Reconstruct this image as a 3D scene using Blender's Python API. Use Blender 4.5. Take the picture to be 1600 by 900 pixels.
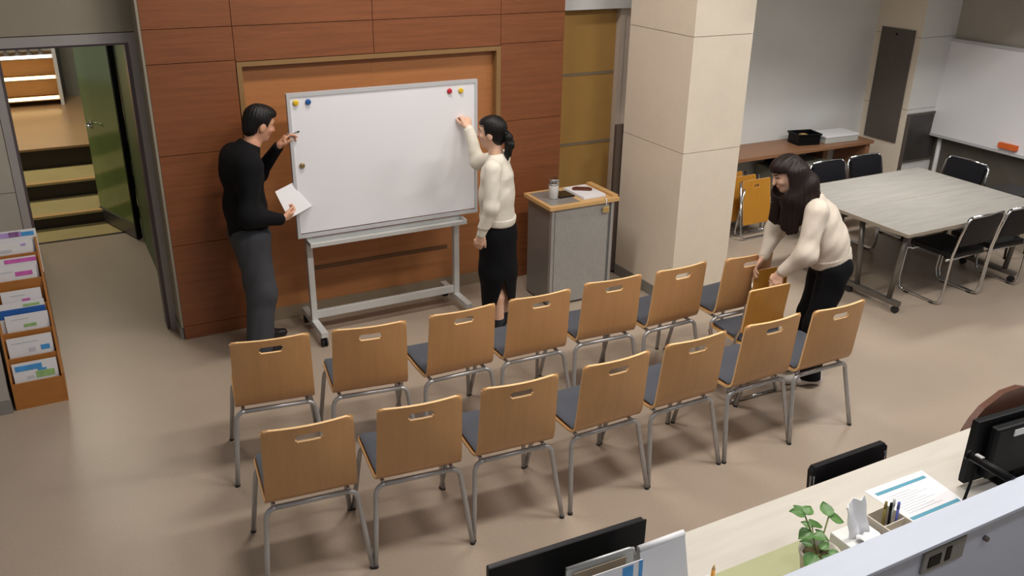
import bpy, bmesh, math, random
import numpy as np
from mathutils import Vector, Matrix

# ------------------------------------------------------------------ reset
for o in list(bpy.data.objects):
    bpy.data.objects.remove(o, do_unlink=True)
scene = bpy.context.scene
COL = scene.collection
random.seed(7)

# ------------------------------------------------------------------ camera
F_PX, PITCH, ROLL, YAW, CAM_H = 1393.65, 0.406503, 0.016362, 0.494932, 3.0
fw = Vector((math.sin(YAW)*math.cos(PITCH), math.cos(YAW)*math.cos(PITCH), -math.sin(PITCH)))
rt = Vector((math.cos(YAW), -math.sin(YAW), 0))
up = rt.cross(fw)
r2 = rt*math.cos(ROLL) + up*math.sin(ROLL)
u2 = -rt*math.sin(ROLL) + up*math.cos(ROLL)
cam_data = bpy.data.cameras.new('camera')
cam_data.sensor_width = 36.0
cam_data.lens = 36.0*F_PX/1600.0
cam_data.clip_start = 0.05
cam = bpy.data.objects.new('camera', cam_data)
COL.objects.link(cam)
cam.matrix_world = Matrix(((r2.x, u2.x, -fw.x, 0), (r2.y, u2.y, -fw.y, 0), (r2.z, u2.z, -fw.z, CAM_H), (0, 0, 0, 1)))
scene.camera = cam

# ------------------------------------------------------------------ world, exposure
world = bpy.data.worlds.new('hall_ambient')
scene.world = world
world.use_nodes = True
bg = world.node_tree.nodes['Background']
bg.inputs['Color'].default_value = (0.90, 0.95, 1.0, 1)
bg.inputs['Strength'].default_value = 0.23
vs = scene.view_settings
vs.view_transform = 'Standard'
vs.look = 'None'
vs.gamma = 1.0
vs.use_curve_mapping = False
vs.exposure = 0.10

# the ceiling lamps of the hall (their fixtures are built further down)
CEIL = 4.2
#            x     y    sx   sy   watts  colour
LAMPS = [(2.1, 5.0, 1.2, 0.3, 50, (1.0, 0.94, 0.87)),
         (2.2, 2.6, 1.2, 0.3, 48, (1.0, 0.95, 0.89)),
         (4.2, 2.7, 1.2, 0.3, 62, (1.0, 0.96, 0.91)),
         (6.6, 2.3, 1.2, 0.3, 62, (1.0, 0.98, 0.94)),
         (4.0, 0.2, 1.2, 0.3, 16, (0.84, 0.91, 1.0)),
         (1.6, 0.2, 1.2, 0.3, 20, (0.90, 0.94, 1.0))]
# recessed lamp over the alcove tables, then unseen lamps added to brighten passage and lobby: x, y, z, sx, sy, watts, spread, colour
DOWN = [(6.5, 5.25, 2.79, 1.2, 0.3, 22, 112, (1.0, 0.99, 0.96)),
        (0.2, 7.6, 2.59, 0.3, 0.3, 5, 160, (1.0, 0.93, 0.80)),
        (-0.2, 10.8, 3.29, 0.8, 0.3, 42, 170, (1.0, 0.92, 0.74))]
for (x, y, z, sx, sy, w, spr, c) in DOWN:
    ld = bpy.data.lights.new('recessed_or_added_lamp', 'AREA')
    ld.shape = 'RECTANGLE'; ld.size = sx; ld.size_y = sy; ld.energy = w; ld.color = c; ld.spread = math.radians(spr)
    lo = bpy.data.objects.new('recessed_or_added_lamp', ld)
    lo.location = (x, y, z-0.03)
    COL.objects.link(lo)
for i, (x, y, sx, sy, w, c) in enumerate(LAMPS):
    ld = bpy.data.lights.new('ceiling_lamp', 'AREA')
    ld.shape = 'RECTANGLE'; ld.size = sx; ld.size_y = sy; ld.energy = w; ld.color = c
    lo = bpy.data.objects.new('ceiling_lamp', ld)
    lo.location = (x, y, CEIL-0.06)
    COL.objects.link(lo)

# ------------------------------------------------------------------ materials
def lin(c):
    return tuple(((v/255)/12.92 if v/255 <= 0.04045 else ((v/255+0.055)/1.055)**2.4) for v in c)

MATS = {}
def mat(name, rgb, rough=0.5, metal=0.0, var=0.0, vscale=8.0, stretch=(1, 1, 1), bump=0.0, bscale=60.0,
        emit=0.0, trans=0.0, coat=0.0, alpha=1.0, fine=0.0, fscale=200.0, spec=0.5, sheen=0.0):
    if name in MATS:
        return MATS[name]
    m = bpy.data.materials.new(name)
    m.use_nodes = True
    nt = m.node_tree
    b = nt.nodes['Principled BSDF']
    col = (*lin(rgb), 1)
    b.inputs['Base Color'].default_value = col
    b.inputs['Roughness'].default_value = rough
    b.inputs['Metallic'].default_value = metal
    b.inputs['Coat Weight'].default_value = coat
    b.inputs['Specular IOR Level'].default_value = spec
    b.inputs['Transmission Weight'].default_value = trans
    b.inputs['Sheen Weight'].default_value = sheen
    b.inputs['Alpha'].default_value = alpha
    if emit:
        b.inputs['Emission Color'].default_value = col
        b.inputs['Emission Strength'].default_value = emit
    if var or bump or fine:
        tc = nt.nodes.new('ShaderNodeTexCoord')
        mp = nt.nodes.new('ShaderNodeMapping')
        mp.inputs['Scale'].default_value = stretch
        nt.links.new(tc.outputs['Object'], mp.inputs['Vector'])
        last = None
        if var:
            n = nt.nodes.new('ShaderNodeTexNoise')
            n.inputs['Scale'].default_value = vscale
            n.inputs['Detail'].default_value = 6
            n.inputs['Roughness'].default_value = 0.62
            nt.links.new(mp.outputs['Vector'], n.inputs['Vector'])
            r = nt.nodes.new('ShaderNodeMapRange')
            r.inputs['From Min'].default_value = 0.3
            r.inputs['From Max'].default_value = 0.7
            r.inputs['To Min'].default_value = 1-var
            r.inputs['To Max'].default_value = 1+var
            nt.links.new(n.outputs['Fac'], r.inputs['Value'])
            last = r.outputs['Result']
        if fine:
            n2 = nt.nodes.new('ShaderNodeTexNoise')
            n2.inputs['Scale'].default_value = fscale
            n2.inputs['Detail'].default_value = 2
            nt.links.new(mp.outputs['Vector'], n2.inputs['Vector'])
            r2_ = nt.nodes.new('ShaderNodeMapRange')
            r2_.inputs['From Min'].default_value = 0.3
            r2_.inputs['From Max'].default_value = 0.7
            r2_.inputs['To Min'].default_value = 1-fine
            r2_.inputs['To Max'].default_value = 1+fine
            nt.links.new(n2.outputs['Fac'], r2_.inputs['Value'])
            if last:
                mu = nt.nodes.new('ShaderNodeMath'); mu.operation = 'MULTIPLY'
                nt.links.new(last, mu.inputs[0]); nt.links.new(r2_.outputs['Result'], mu.inputs[1])
                last = mu.outputs[0]
            else:
                last = r2_.outputs['Result']
        if last:
            mx = nt.nodes.new('ShaderNodeVectorMath'); mx.operation = 'SCALE'
            mx.inputs[0].default_value = col[:3]
            nt.links.new(last, mx.inputs['Scale'])
            nt.links.new(mx.outputs['Vector'], b.inputs['Base Color'])
        if bump:
            n3 = nt.nodes.new('ShaderNodeTexNoise')
            n3.inputs['Scale'].default_value = bscale
            n3.inputs['Detail'].default_value = 4
            nt.links.new(mp.outputs['Vector'], n3.inputs['Vector'])
            bp = nt.nodes.new('ShaderNodeBump')
            bp.inputs['Strength'].default_value = bump
            bp.inputs['Distance'].default_value = 0.004
            nt.links.new(n3.outputs['Fac'], bp.inputs['Height'])
            nt.links.new(bp.outputs['Normal'], b.inputs['Normal'])
    MATS[name] = m
    return m

M_FLOOR = mat('speckled_floor', (168, 152, 136), 0.34, var=0.06, vscale=0.9, fine=0.11, fscale=150, bump=0.02, bscale=260)
M_WALLWOOD = mat('cherry_veneer', (132, 79, 47), 0.42, var=0.17, vscale=5, stretch=(0.35, 6, 7), fine=0.07, fscale=45)
M_NICHE = mat('niche_veneer', (176, 118, 72), 0.45, var=0.10, vscale=4, stretch=(0.3, 5, 6), fine=0.05, fscale=45)
M_CORE = mat('dark_joint', (58, 32, 20), 0.8, var=0.1)
M_BRONZE = mat('bronze_frame', (152, 118, 76), 0.45, metal=0.2, var=0.05)
M_KICK = mat('taupe_kickboard', (142, 126, 104), 0.55, var=0.06)
M_TRAYSHADE = mat('tray_shade', (112, 84, 58), 0.4, metal=0.3, var=0.05)
M_GREYWALL = mat('grey_wall', (170, 164, 154), 0.6, var=0.05, vscale=3)
M_DADO = mat('dark_dado', (84, 80, 72), 0.6, var=0.08)
M_OLIVEWALL = mat('stone_grey_wall', (150, 142, 126), 0.6, var=0.05, vscale=2)
M_ALU = mat('door_aluminium', (164, 159, 158), 0.4, metal=0.15, var=0.03)
M_JAMB = mat('jamb_purple_grey', (98, 88, 92), 0.4, metal=0.4, var=0.03)  # dark purple-grey finish of the jambs and mullions
M_BASE = mat('grey_skirting', (134, 130, 124), 0.5, var=0.05)
M_MUSTARD = mat('mustard_panel', (188, 146, 82), 0.4, var=0.07, vscale=2)
M_PALEPOST = mat('pale_post', (206, 190, 176), 0.5, var=0.04)
M_WHITEWALL = mat('white_wall', (222, 222, 220), 0.6, var=0.02, vscale=2)
M_PILLAR = mat('cream_stone', (230, 218, 200), 0.42, var=0.04, vscale=2.5, fine=0.03, fscale=90)
M_DARKPOST = mat('dark_board', (84, 72, 64), 0.45, var=0.06)
M_PLY = mat('beech_ply', (196, 148, 98), 0.38, var=0.045, vscale=6, stretch=(6, 1, 0.5), fine=0.03, fscale=60, coat=0.12)
M_PLYEDGE = mat('ply_edge', (236, 196, 142), 0.4, var=0.05, vscale=30)
M_PAD = mat('charcoal_pad', (66, 70, 80), 0.85, fine=0.22, fscale=420, bump=0.2, bscale=500, sheen=0.15)
M_STEEL = mat('grey_steel', (184, 184, 184), 0.38, metal=0.6, var=0.05, vscale=20)
M_CHROME = mat('chrome', (205, 207, 210), 0.14, metal=1.0, var=0.02)
M_RUBBER = mat('black_rubber', (28, 28, 30), 0.7, var=0.1)
M_BOARD = mat('whiteboard_enamel', (238, 238, 242), 0.22, var=0.01, vscale=1.5)
M_BOARDFR = mat('board_frame', (200, 201, 204), 0.4, metal=0.12, var=0.02)
M_CARTPAINT = mat('cart_paint', (206, 207, 205), 0.4, metal=0.15, var=0.03)
M_AMBER = mat('amber_ply', (182, 126, 46), 0.33, var=0.07, vscale=6, stretch=(5, 1, 0.6), coat=0.2)
M_BLACKVINYL = mat('black_vinyl', (19, 19, 24), 0.45, spec=0.3, var=0.1, vscale=20, bump=0.05, bscale=200)
M_TABLE = mat('ash_grey_laminate', (146, 142, 136), 0.45, var=0.13, vscale=5, stretch=(0.5, 5, 1))
M_TABLEEDGE = mat('table_edge', (150, 140, 126), 0.5, var=0.05)
M_TABLELEG = mat('gunmetal', (116, 112, 106), 0.35, metal=0.6, var=0.05)
M_LEDGE = mat('walnut_ledge', (142, 102, 74), 0.42, var=0.14, vscale=5, stretch=(0.5, 5, 4))
M_PANELGREY = mat('slate_panel', (92, 84, 78), 0.5, var=0.05)
M_POST = mat('poster_dark', (64, 60, 58), 0.4, var=0.25, vscale=7)
M_PODGREY = mat('podium_silver', (168, 168, 165), 0.42, metal=0.35, var=0.04, fine=0.05, fscale=40)
M_PODSIDE = mat('podium_side', (138, 139, 138), 0.36, metal=0.45, var=0.04)
M_PODTOP = mat('podium_wood', (206, 166, 112), 0.4, var=0.07, vscale=8, stretch=(1, 5, 5))
M_PODINSET = mat('podium_inset', (150, 148, 146), 0.3, metal=0.3, var=0.15, vscale=14)
M_DARKGLASS = mat('dark_glass', (44, 36, 32), 0.12, var=0.1, spec=0.6)
M_PAPER = mat('white_paper', (224, 223, 226), 0.7, var=0.015)
M_LEATHER = mat('brown_leather', (96, 50, 32), 0.4, var=0.12)
M_WHITE = mat('white_plastic', (226, 226, 224), 0.4, var=0.02)
M_BLACKPL = mat('black_plastic', (10, 10, 12), 0.5, spec=0.18, var=0.08)
M_SCREEN = mat('screen_black', (16, 18, 26), 0.4, spec=0.3, var=0.05)
M_DESK = mat('pale_ash_desk', (198, 192, 182), 0.45, var=0.06, vscale=4, stretch=(0.5, 5, 1))
M_COUNTER = mat('counter_white', (188, 194, 208), 0.4, var=0.03, vscale=3, stretch=(0.5, 5, 1))
M_MAT = mat('sage_desk_mat', (170, 172, 132), 0.4, var=0.05)
M_TEAL = mat('teal_print', (84, 150, 172), 0.6, var=0.04)
M_LINE = mat('grey_print', (196, 198, 206), 0.7, var=0.05)
M_BLUE = mat('blue_print', (70, 150, 214), 0.55, var=0.15, vscale=18)
M_NAVY = mat('navy_print', (30, 90, 168), 0.55, var=0.1)
M_PINK = mat('magenta_print', (204, 98, 178), 0.55, var=0.2, vscale=22)
M_LILAC = mat('lilac_print', (178, 150, 214), 0.55, var=0.15, vscale=18)
M_GREENP = mat('green_print', (150, 186, 120), 0.55, var=0.2, vscale=25)
M_RACK = mat('oak_rack', (170, 110, 50), 0.45, var=0.1, vscale=6, stretch=(2, 2, 6))
M_LEAF = mat('leaf_green', (84, 128, 60), 0.4, var=0.2, vscale=14)
M_STEM = mat('stem_green', (120, 130, 72), 0.6, var=0.1)
M_SOIL = mat('potting_soil', (104, 92, 60), 0.9, var=0.35, vscale=40, bump=0.6, bscale=90)
M_POT = mat('clay_pot', (206, 198, 184), 0.5, var=0.04)
M_TISSUE = mat('tissue', (240, 240, 242), 0.9, var=0.02, bump=0.2, bscale=40)
M_ORANGE = mat('orange_felt', (222, 104, 40), 0.8, var=0.08)
M_BROWNCH = mat('brown_leatherette', (92, 58, 44), 0.4, var=0.1)
M_GREENGLASS = mat('green_glass', (150, 170, 98), 0.12, trans=0.15, var=0.12, vscale=1.2, stretch=(1, 1, 0.25))
M_GREENWALL = mat('olive_panel', (82, 104, 58), 0.5, var=0.10, vscale=1.5, stretch=(1, 1, 0.3))
M_STEPTOP = mat('step_limestone', (184, 166, 116), 0.35, var=0.08, vscale=3)
M_STEPRISE = mat('step_riser', (36, 28, 22), 0.4, var=0.15)
M_LOBBY = mat('lobby_floor', (176, 142, 104), 0.3, var=0.06, vscale=2)
M_LOBBYWALL = mat('lobby_wall', (140, 142, 130), 0.5, var=0.06)
M_GLOW = mat('warm_shelf_lamp', (255, 214, 150), 0.5, emit=4.0)
M_GLOWW = mat('white_case_lamp', (255, 246, 232), 0.5, emit=2.6)
M_LAMP = mat('lamp_diffuser', (255, 246, 232), 0.5, emit=3.0)
M_CEIL = mat('ceiling_white', (206, 204, 200), 0.8, var=0.02)
M_SKIN = mat('skin_warm', (214, 160, 130), 0.5, var=0.04, vscale=30)
M_SKINP = mat('skin_pale', (226, 182, 156), 0.5, var=0.04, vscale=30)
M_LIPS = mat('lips', (186, 104, 94), 0.45, var=0.05)
M_EYE = mat('eye_dark', (38, 28, 26), 0.3, var=0.05)
M_HAIRBLK = mat('hair_black', (20, 18, 19), 0.45, spec=0.3, var=0.25, vscale=30, stretch=(4, 4, 1), bump=0.25, bscale=120)
M_HAIRBRN = mat('hair_darkbrown', (32, 21, 19), 0.45, spec=0.25, var=0.3, vscale=30, stretch=(4, 4, 0.6), bump=0.25, bscale=120)
M_KNITBLK = mat('black_knit', (16, 16, 19), 0.9, var=0.1, bump=0.2, bscale=300, spec=0.2)
M_TROUSER = mat('charcoal_wool', (62, 64, 70), 0.85, fine=0.1, fscale=300, bump=0.1, bscale=300)
M_KNITWHT = mat('white_knit', (226, 220, 206), 0.9, var=0.04, vscale=20, bump=0.5, bscale=160, sheen=0.1)
M_KNITBEIGE = mat('oatmeal_knit', (216, 204, 189), 0.9, var=0.05, vscale=20, bump=0.35, bscale=220, sheen=0.1)
M_BLACKCLOTH = mat('black_cloth', (14, 15, 19), 0.85, spec=0.2, var=0.12, bump=0.1, bscale=250)
M_SOCK = mat('dark_sock', (38, 42, 52), 0.85, var=0.1)
M_SHOEBLK = mat('black_shoe', (20, 20, 22), 0.4, var=0.1)
M_SHOEWHT = mat('white_shoe', (214, 206, 202), 0.6, var=0.06)
M_YELLOW = mat('magnet_yellow', (226, 190, 40), 0.4, var=0.03)
M_BLUEM = mat('magnet_blue', (34, 92, 160), 0.4, var=0.03)
M_REDM = mat('magnet_red', (190, 44, 60), 0.4, var=0.03)
M_GREYM = mat('magnet_bronze', (150, 132, 92), 0.35, metal=0.5, var=0.03)
M_BRASS = mat('brass_tag', (206, 186, 130), 0.4, metal=0.4, var=0.05)
M_CLEAR = mat('clear_plastic', (214, 216, 212), 0.25, trans=0.3, var=0.04)
M_PENCIL = mat('orange_pencil', (226, 158, 70), 0.5, var=0.05)
M_PENBLUE = mat('pen_blue', (90, 100, 170), 0.3, var=0.05)
M_PENGOLD = mat('pen_olive', (132, 116, 50), 0.4, var=0.1)

# ------------------------------------------------------------------ mesh helpers
class MB:
    """collects shapes; build() links them as ONE mesh object"""
    def __init__(self):
        self.v = []; self.f = []; self.mi = []; self.sm = []
    def add(self, vs, fs, mi=0, smooth=False):
        o = len(self.v)
        self.v += [tuple(p) for p in vs]
        for q in fs:
            self.f.append(tuple(i+o for i in q)); self.mi.append(mi); self.sm.append(smooth)
        return self
    def box(self, x0, x1, y0, y1, z0, z1, bev=0.0, mi=0):
        if bev <= 0:
            vs = [(x, y, z) for z in (z0, z1) for y in (y0, y1) for x in (x0, x1)]
            return self.add(vs, [(0, 2, 3, 1), (4, 5, 7, 6), (0, 1, 5, 4), (2, 6, 7, 3), (0, 4, 6, 2), (1, 3, 7, 5)], mi)
        bm = bmesh.new()
        bmesh.ops.create_cube(bm, size=1)
        for v in bm.verts:
            v.co = Vector((x0+(v.co.x+.5)*(x1-x0), y0+(v.co.y+.5)*(y1-y0), z0+(v.co.z+.5)*(z1-z0)))
        bmesh.ops.bevel(bm, geom=list(bm.edges), offset=bev, segments=2, profile=0.6, affect='EDGES')
        bm.verts.index_update()
        self.add([v.co[:] for v in bm.verts], [[v.index for v in f.verts] for f in bm.faces], mi)
        bm.free()
        return self
    def obox(self, c, ax, ay, az, hx, hy, hz, mi=0):
        c = Vector(c); ax = Vector(ax).normalized(); ay = Vector(ay).normalized(); az = Vector(az).normalized()
        vs = [c+ax*hx*i+ay*hy*j+az*hz*k for k in (-1, 1) for j in (-1, 1) for i in (-1, 1)]
        return self.add(vs, [(0, 2, 3, 1), (4, 5, 7, 6), (0, 1, 5, 4), (2, 6, 7, 3), (0, 4, 6, 2), (1, 3, 7, 5)], mi)
    def tube(self, pts, r, n=8, closed=False, mi=0):
        pts = [Vector(p) for p in pts]
        rs = r if isinstance(r, (list, tuple)) else [r]*len(pts)
        m = len(pts); vs = []
        prev = None
        for i, p in enumerate(pts):
            if closed:
                t = (pts[(i+1) % m]-pts[i-1]).normalized()
            else:
                t = (pts[min(i+1, m-1)]-pts[max(i-1, 0)]).normalized()
            if prev is None:
                a = Vector((0, 0, 1)) if abs(t.z) < 0.9 else Vector((1, 0, 0))
                u = t.cross(a).normalized()
            else:
                u = (prev - t*prev.dot(t)).normalized()
            prev = u
            w = t.cross(u)
            for k in range(n):
                a = 2*math.pi*k/n
                vs.append(p+(u*math.cos(a)+w*math.sin(a))*rs[i])
        fs = []
        for i in range(m if closed else m-1):
            j = (i+1) % m
            for k in range(n):
                fs.append((i*n+k, i*n+(k+1) % n, j*n+(k+1) % n, j*n+k))
        self.add(vs, fs, mi, True)
        if not closed:
            o = len(self.v)-m*n
            self.f.append(tuple(o+k for k in reversed(range(n)))); self.mi.append(mi); self.sm.append(False)
            self.f.append(tuple(o+(m-1)*n+k for k in range(n))); self.mi.append(mi); self.sm.append(False)
        return self
    def cyl(self, a, b, r, n=16, mi=0):
        return self.tube([a, b], r, n, mi=mi)
    def lathe(self, prof, c=(0, 0, 0), n=20, mi=0):
        vs = []
        for (r, z) in prof:
            for k in range(n):
                a = 2*math.pi*k/n
                vs.append((c[0]+r*math.cos(a), c[1]+r*math.sin(a), c[2]+z))
        fs = []
        for i in range(len(prof)-1):
            for k in range(n):
                fs.append((i*n+k, i*n+(k+1) % n, (i+1)*n+(k+1) % n, (i+1)*n+k))
        self.add(vs, fs, mi, True)
        o = len(self.v)-len(prof)*n
        for ring, rev in ((0, True), (len(prof)-1, False)):
            idx = [o+ring*n+k for k in range(n)]
            self.f.append(tuple(reversed(idx)) if rev else tuple(idx)); self.mi.append(mi); self.sm.append(False)
        return self
    def prism(self, poly, h0, h1, axis='z', mi=0):
        n = len(poly)
        def P(a, b, h):
            return {'z': (a, b, h), 'y': (a, h, b), 'x': (h, a, b)}[axis]
        vs = [P(a, b, h0) for a, b in poly]+[P(a, b, h1) for a, b in poly]
        fs = [tuple(reversed(range(n))), tuple(range(n, 2*n))]
        fs += [(i, (i+1) % n, n+(i+1) % n, n+i) for i in range(n)]
        return self.add(vs, fs, mi)
    def sheet(self, P, th, skip=(), rim_mi=1):
        """P: rows x cols grid of points; a solid sheet of thickness th, cells in skip left open"""
        P = np.array(P, float); m, n = P.shape[:2]
        du = np.gradient(P, axis=1); dv = np.gradient(P, axis=0)
        N = np.cross(du, dv); N /= np.linalg.norm(N, axis=2, keepdims=True)+1e-12
        A = P+N*th/2; B = P-N*th/2
        o = len(self.v)
        self.v += [tuple(p) for p in A.reshape(-1, 3)]+[tuple(p) for p in B.reshape(-1, 3)]
        s = set(skip)
        ia = lambda i, j: o+i*n+j
        ib = lambda i, j: o+m*n+i*n+j
        solid = lambda i, j: 0 <= i < m-1 and 0 <= j < n-1 and (i, j) not in s
        def face(q, mi, sm):
            self.f.append(q); self.mi.append(mi); self.sm.append(sm)
        def rim(*ids):
            k0 = len(self.v)
            self.v += [self.v[i_] for i_ in ids]
            face((k0, k0+1, k0+2, k0+3), rim_mi, False)
        for i in range(m-1):
            for j in range(n-1):
                if not solid(i, j):
                    continue
                face((ia(i, j), ia(i, j+1), ia(i+1, j+1), ia(i+1, j)), 0, True)
                face((ib(i, j), ib(i+1, j), ib(i+1, j+1), ib(i, j+1)), 0, True)
                if not solid(i-1, j): rim(ia(i, j), ib(i, j), ib(i, j+1), ia(i, j+1))
                if not solid(i+1, j): rim(ia(i+1, j+1), ib(i+1, j+1), ib(i+1, j), ia(i+1, j))
                if not solid(i, j-1): rim(ia(i+1, j), ib(i+1, j), ib(i, j), ia(i, j))
                if not solid(i, j+1): rim(ia(i, j+1), ib(i, j+1), ib(i+1, j+1), ia(i+1, j+1))
        return self
    def build(self, name, m, parent=None, smooth=None):
        me = bpy.data.meshes.new(name)
        me.from_pydata(self.v, [], self.f)
        ms = m if isinstance(m, (list, tuple)) else [m]
        for x in ms:
            me.materials.append(x)
        me.polygons.foreach_set('material_index', self.mi)
        me.polygons.foreach_set('use_smooth', self.sm if smooth is None else [smooth]*len(self.f))
        me.update()
        o = bpy.data.objects.new(name, me)
        COL.objects.link(o)
        if parent is not None:
            o.parent = parent
        return o

def thing(name, label, cat, loc=(0, 0, 0), rz=0.0, group=None):
    o = bpy.data.objects.new(name, None)
    o.empty_display_size = 0.1
    COL.objects.link(o)
    o.location = loc; o.rotation_euler = (0, 0, rz)
    return tag(o, label, cat, group)

def tag(o, label, cat, group=None):
    o['label'] = label; o['category'] = cat
    if group: o['group'] = group
    return o

def struct(o, label=None):
    o['kind'] = 'structure'
    if label: o['label'] = label
    return o

def dup(root, loc, rz, label=None):
    r = root.copy(); COL.objects.link(r); r.location = loc; r.rotation_euler = (0, 0, rz)
    if label: r['label'] = label
    for ch in list(root.children):
        c = ch.copy(); COL.objects.link(c); c.parent = r
        for g in ch.children:
            d = g.copy(); COL.objects.link(d); d.parent = c
    return r

def arc(c, r, a0, a1, n, plane):
    """points on an arc; plane gives two axis vectors"""
    c = Vector(c); e1, e2 = Vector(plane[0]), Vector(plane[1])
    return [c+e1*r*math.cos(a0+(a1-a0)*i/n)+e2*r*math.sin(a0+(a1-a0)*i/n) for i in range(n+1)]

# ------------------------------------------------------------------ setting: floor, ceiling
struct(MB().box(-4, 11, -2.5, 9.0, -0.2, 0.0).build('floor', M_FLOOR), 'beige speckled vinyl floor of the hall')
struct(MB().box(-4, 11, -2.5, 6.6, CEIL, CEIL+0.15).build('ceiling', M_CEIL), 'white ceiling above the hall')
for i, (x, y, sx, sy, w, c) in enumerate(LAMPS):
    lb = ('above the whiteboard', 'above the left end of the chair rows', 'above the right end of the chair rows', 'before the alcove', 'above the right end of the desk', 'above the left end of the desk')[i]
    t = thing('ceiling_light', 'long ceiling light panel '+lb, 'light', (x, y, CEIL), 0, 'ceiling light panels of the hall')
    MB().box(-sx/2-.03, sx/2+.03, -sy/2-.03, sy/2+.03, -0.03, 0.0).build('frame', M_WHITE, t)
    MB().box(-sx/2, sx/2, -sy/2, sy/2, -0.04, -0.03).build('diffuser', M_LAMP, t)

for (x, y, z, sx, sy, w, spr, c), lb in zip(DOWN, ('recessed ceiling light over the meeting tables', 'added recessed light brightening the passage', 'added recessed light brightening the lobby steps')):
    t = thing('recessed_light', lb, 'light', (x, y, z+0.01))
    MB().box(-sx/2-.03, sx/2+.03, -sy/2-.03, sy/2+.03, -0.012, 0.0).build('frame', M_WHITE, t)
    MB().box(-sx/2, sx/2, -sy/2, sy/2, -0.02, -0.012).build('diffuser', M_LAMP, t)

# ------------------------------------------------------------------ wood wall with niche
YW = 6.335          # front of the panels
YN = 6.41           # back of the niche
wall = struct(MB().box(0.68, 3.86, YN+0.004, 6.60, 0.0, CEIL).build('wall_back', M_CORE), 'dark wood panelled wall behind the whiteboard')
XC = [0.68, 1.253, 2.245, 3.285, 3.86]
G = 0.0022
def wpanel(x0, x1, z0, z1, m=M_WALLWOOD, y0=YW, y1=YN+0.002):
    MB().box(x0+G, x1-G, y0, y1, z0+G, z1-G).build('panel', m, wall)
for (x0, x1) in ((XC[0], XC[1]), (XC[3], XC[4])):
    for z0, z1 in ((0.0, 0.104), (0.104, 0.734), (0.734, 1.384), (1.384, 1.997), (1.997, 2.22), (2.22, 2.95), (2.95, CEIL)):
        wpanel(x0, x1, z0, z1)
for (x0, x1) in ((XC[1], XC[2]), (XC[2], XC[3])):
    for z0, z1 in ((1.985, 2.22), (2.22, 2.95), (2.95, CEIL)):
        wpanel(x0, x1, z0, z1)
    MB().box(x0+(0.0 if x0 < 2 else 0.0006), x1, YN-0.010, YN+0.002, 0.095, 1.985).build('niche_panel', M_NICHE, wall)
fr = MB()
fr.box(1.256, 1.290, YW-0.006, YN, 0.0, 1.982)
fr.box(3.246, 3.284, YW-0.006, YN, 0.0, 1.982)
fr.box(1.290, 3.246, YW-0.006, YN, 1.950, 1.982)
fr.build('niche_frame', M_BRONZE, wall)
MB().box(1.290, 3.246, YN-0.045, YN, 0.0, 0.095).build('kickboard', M_KICK, wall)
MB().box(1.69, 2.83, YN-0.018, YN, 0.355, 0.385).build('tray_shade_strip', M_TRAYSHADE, wall)  # shade of the pen tray on the niche back, built as a dark strip
struct(MB().box(0.664, 0.680, YW, 6.60, 0.10, CEIL).build('trim_1', M_OLIVEWALL), 'pale edge of the wood wall beside the door')
struct(MB().box(0.655, 0.6795, YW+0.02, 6.60, 0.0, 0.10).build('baseboard_left', M_BASE), 'grey skirting beside the door frame')

# ------------------------------------------------------------------ doorway at the left
YD = 6.575
d1 = struct(MB().box(0.617, 0.664, YD, YD+0.06, 0.0, 2.18).build('door_1', M_ALU), 'brushed aluminium frame of the open doorway')
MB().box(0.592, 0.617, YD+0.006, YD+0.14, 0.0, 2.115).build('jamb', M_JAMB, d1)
MB().box(-0.215, -0.165, YD, YD+0.06, 0.0, 2.18).build('frame_post', M_ALU, d1)
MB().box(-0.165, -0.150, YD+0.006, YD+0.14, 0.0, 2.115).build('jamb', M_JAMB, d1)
MB().box(-0.165, 0.617, YD, YD+0.06, 2.115, 2.18).build('frame_head', M_ALU, d1)
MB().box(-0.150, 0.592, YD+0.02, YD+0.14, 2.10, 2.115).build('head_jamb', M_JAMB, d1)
struct(MB().box(-2.2, 0.664, YD-0.002, YD+0.14, 2.186, CEIL).build('wall_door', M_OLIVEWALL), 'stone grey wall above the doorway')
wl = struct(MB().box(-2.2, -0.217, YD-0.001, YD+0.14, 0.0, 2.184).build('wall_left', M_CORE), 'grey panelled wall left of the doorway')
for z0, z1 in ((0.0, 1.19), (1.19, 2.18)):
    MB().box(-2.2, -0.219, YD-0.012, YD+0.10, z0+G, z1-G).build('panel', M_GREYWALL, wl)
wc = struct(MB().box(-2.2, -0.47, 5.765, YD-0.012, 0.0, CEIL).build('wall_corner', M_CORE), 'grey wall end beside the brochure rack')
for z0, z1 in ((0.09, 1.19), (1.19, 2.2), (2.2, CEIL)):
    MB().box(-2.2, -0.462, 5.755, YD-0.02, z0+G, z1-G).build('panel', M_GREYWALL, wc)
MB().box(-2.2, -0.458, 5.748, YD-0.02, 0.0, 0.088).build('baseboard', M_BASE, wc)
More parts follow.
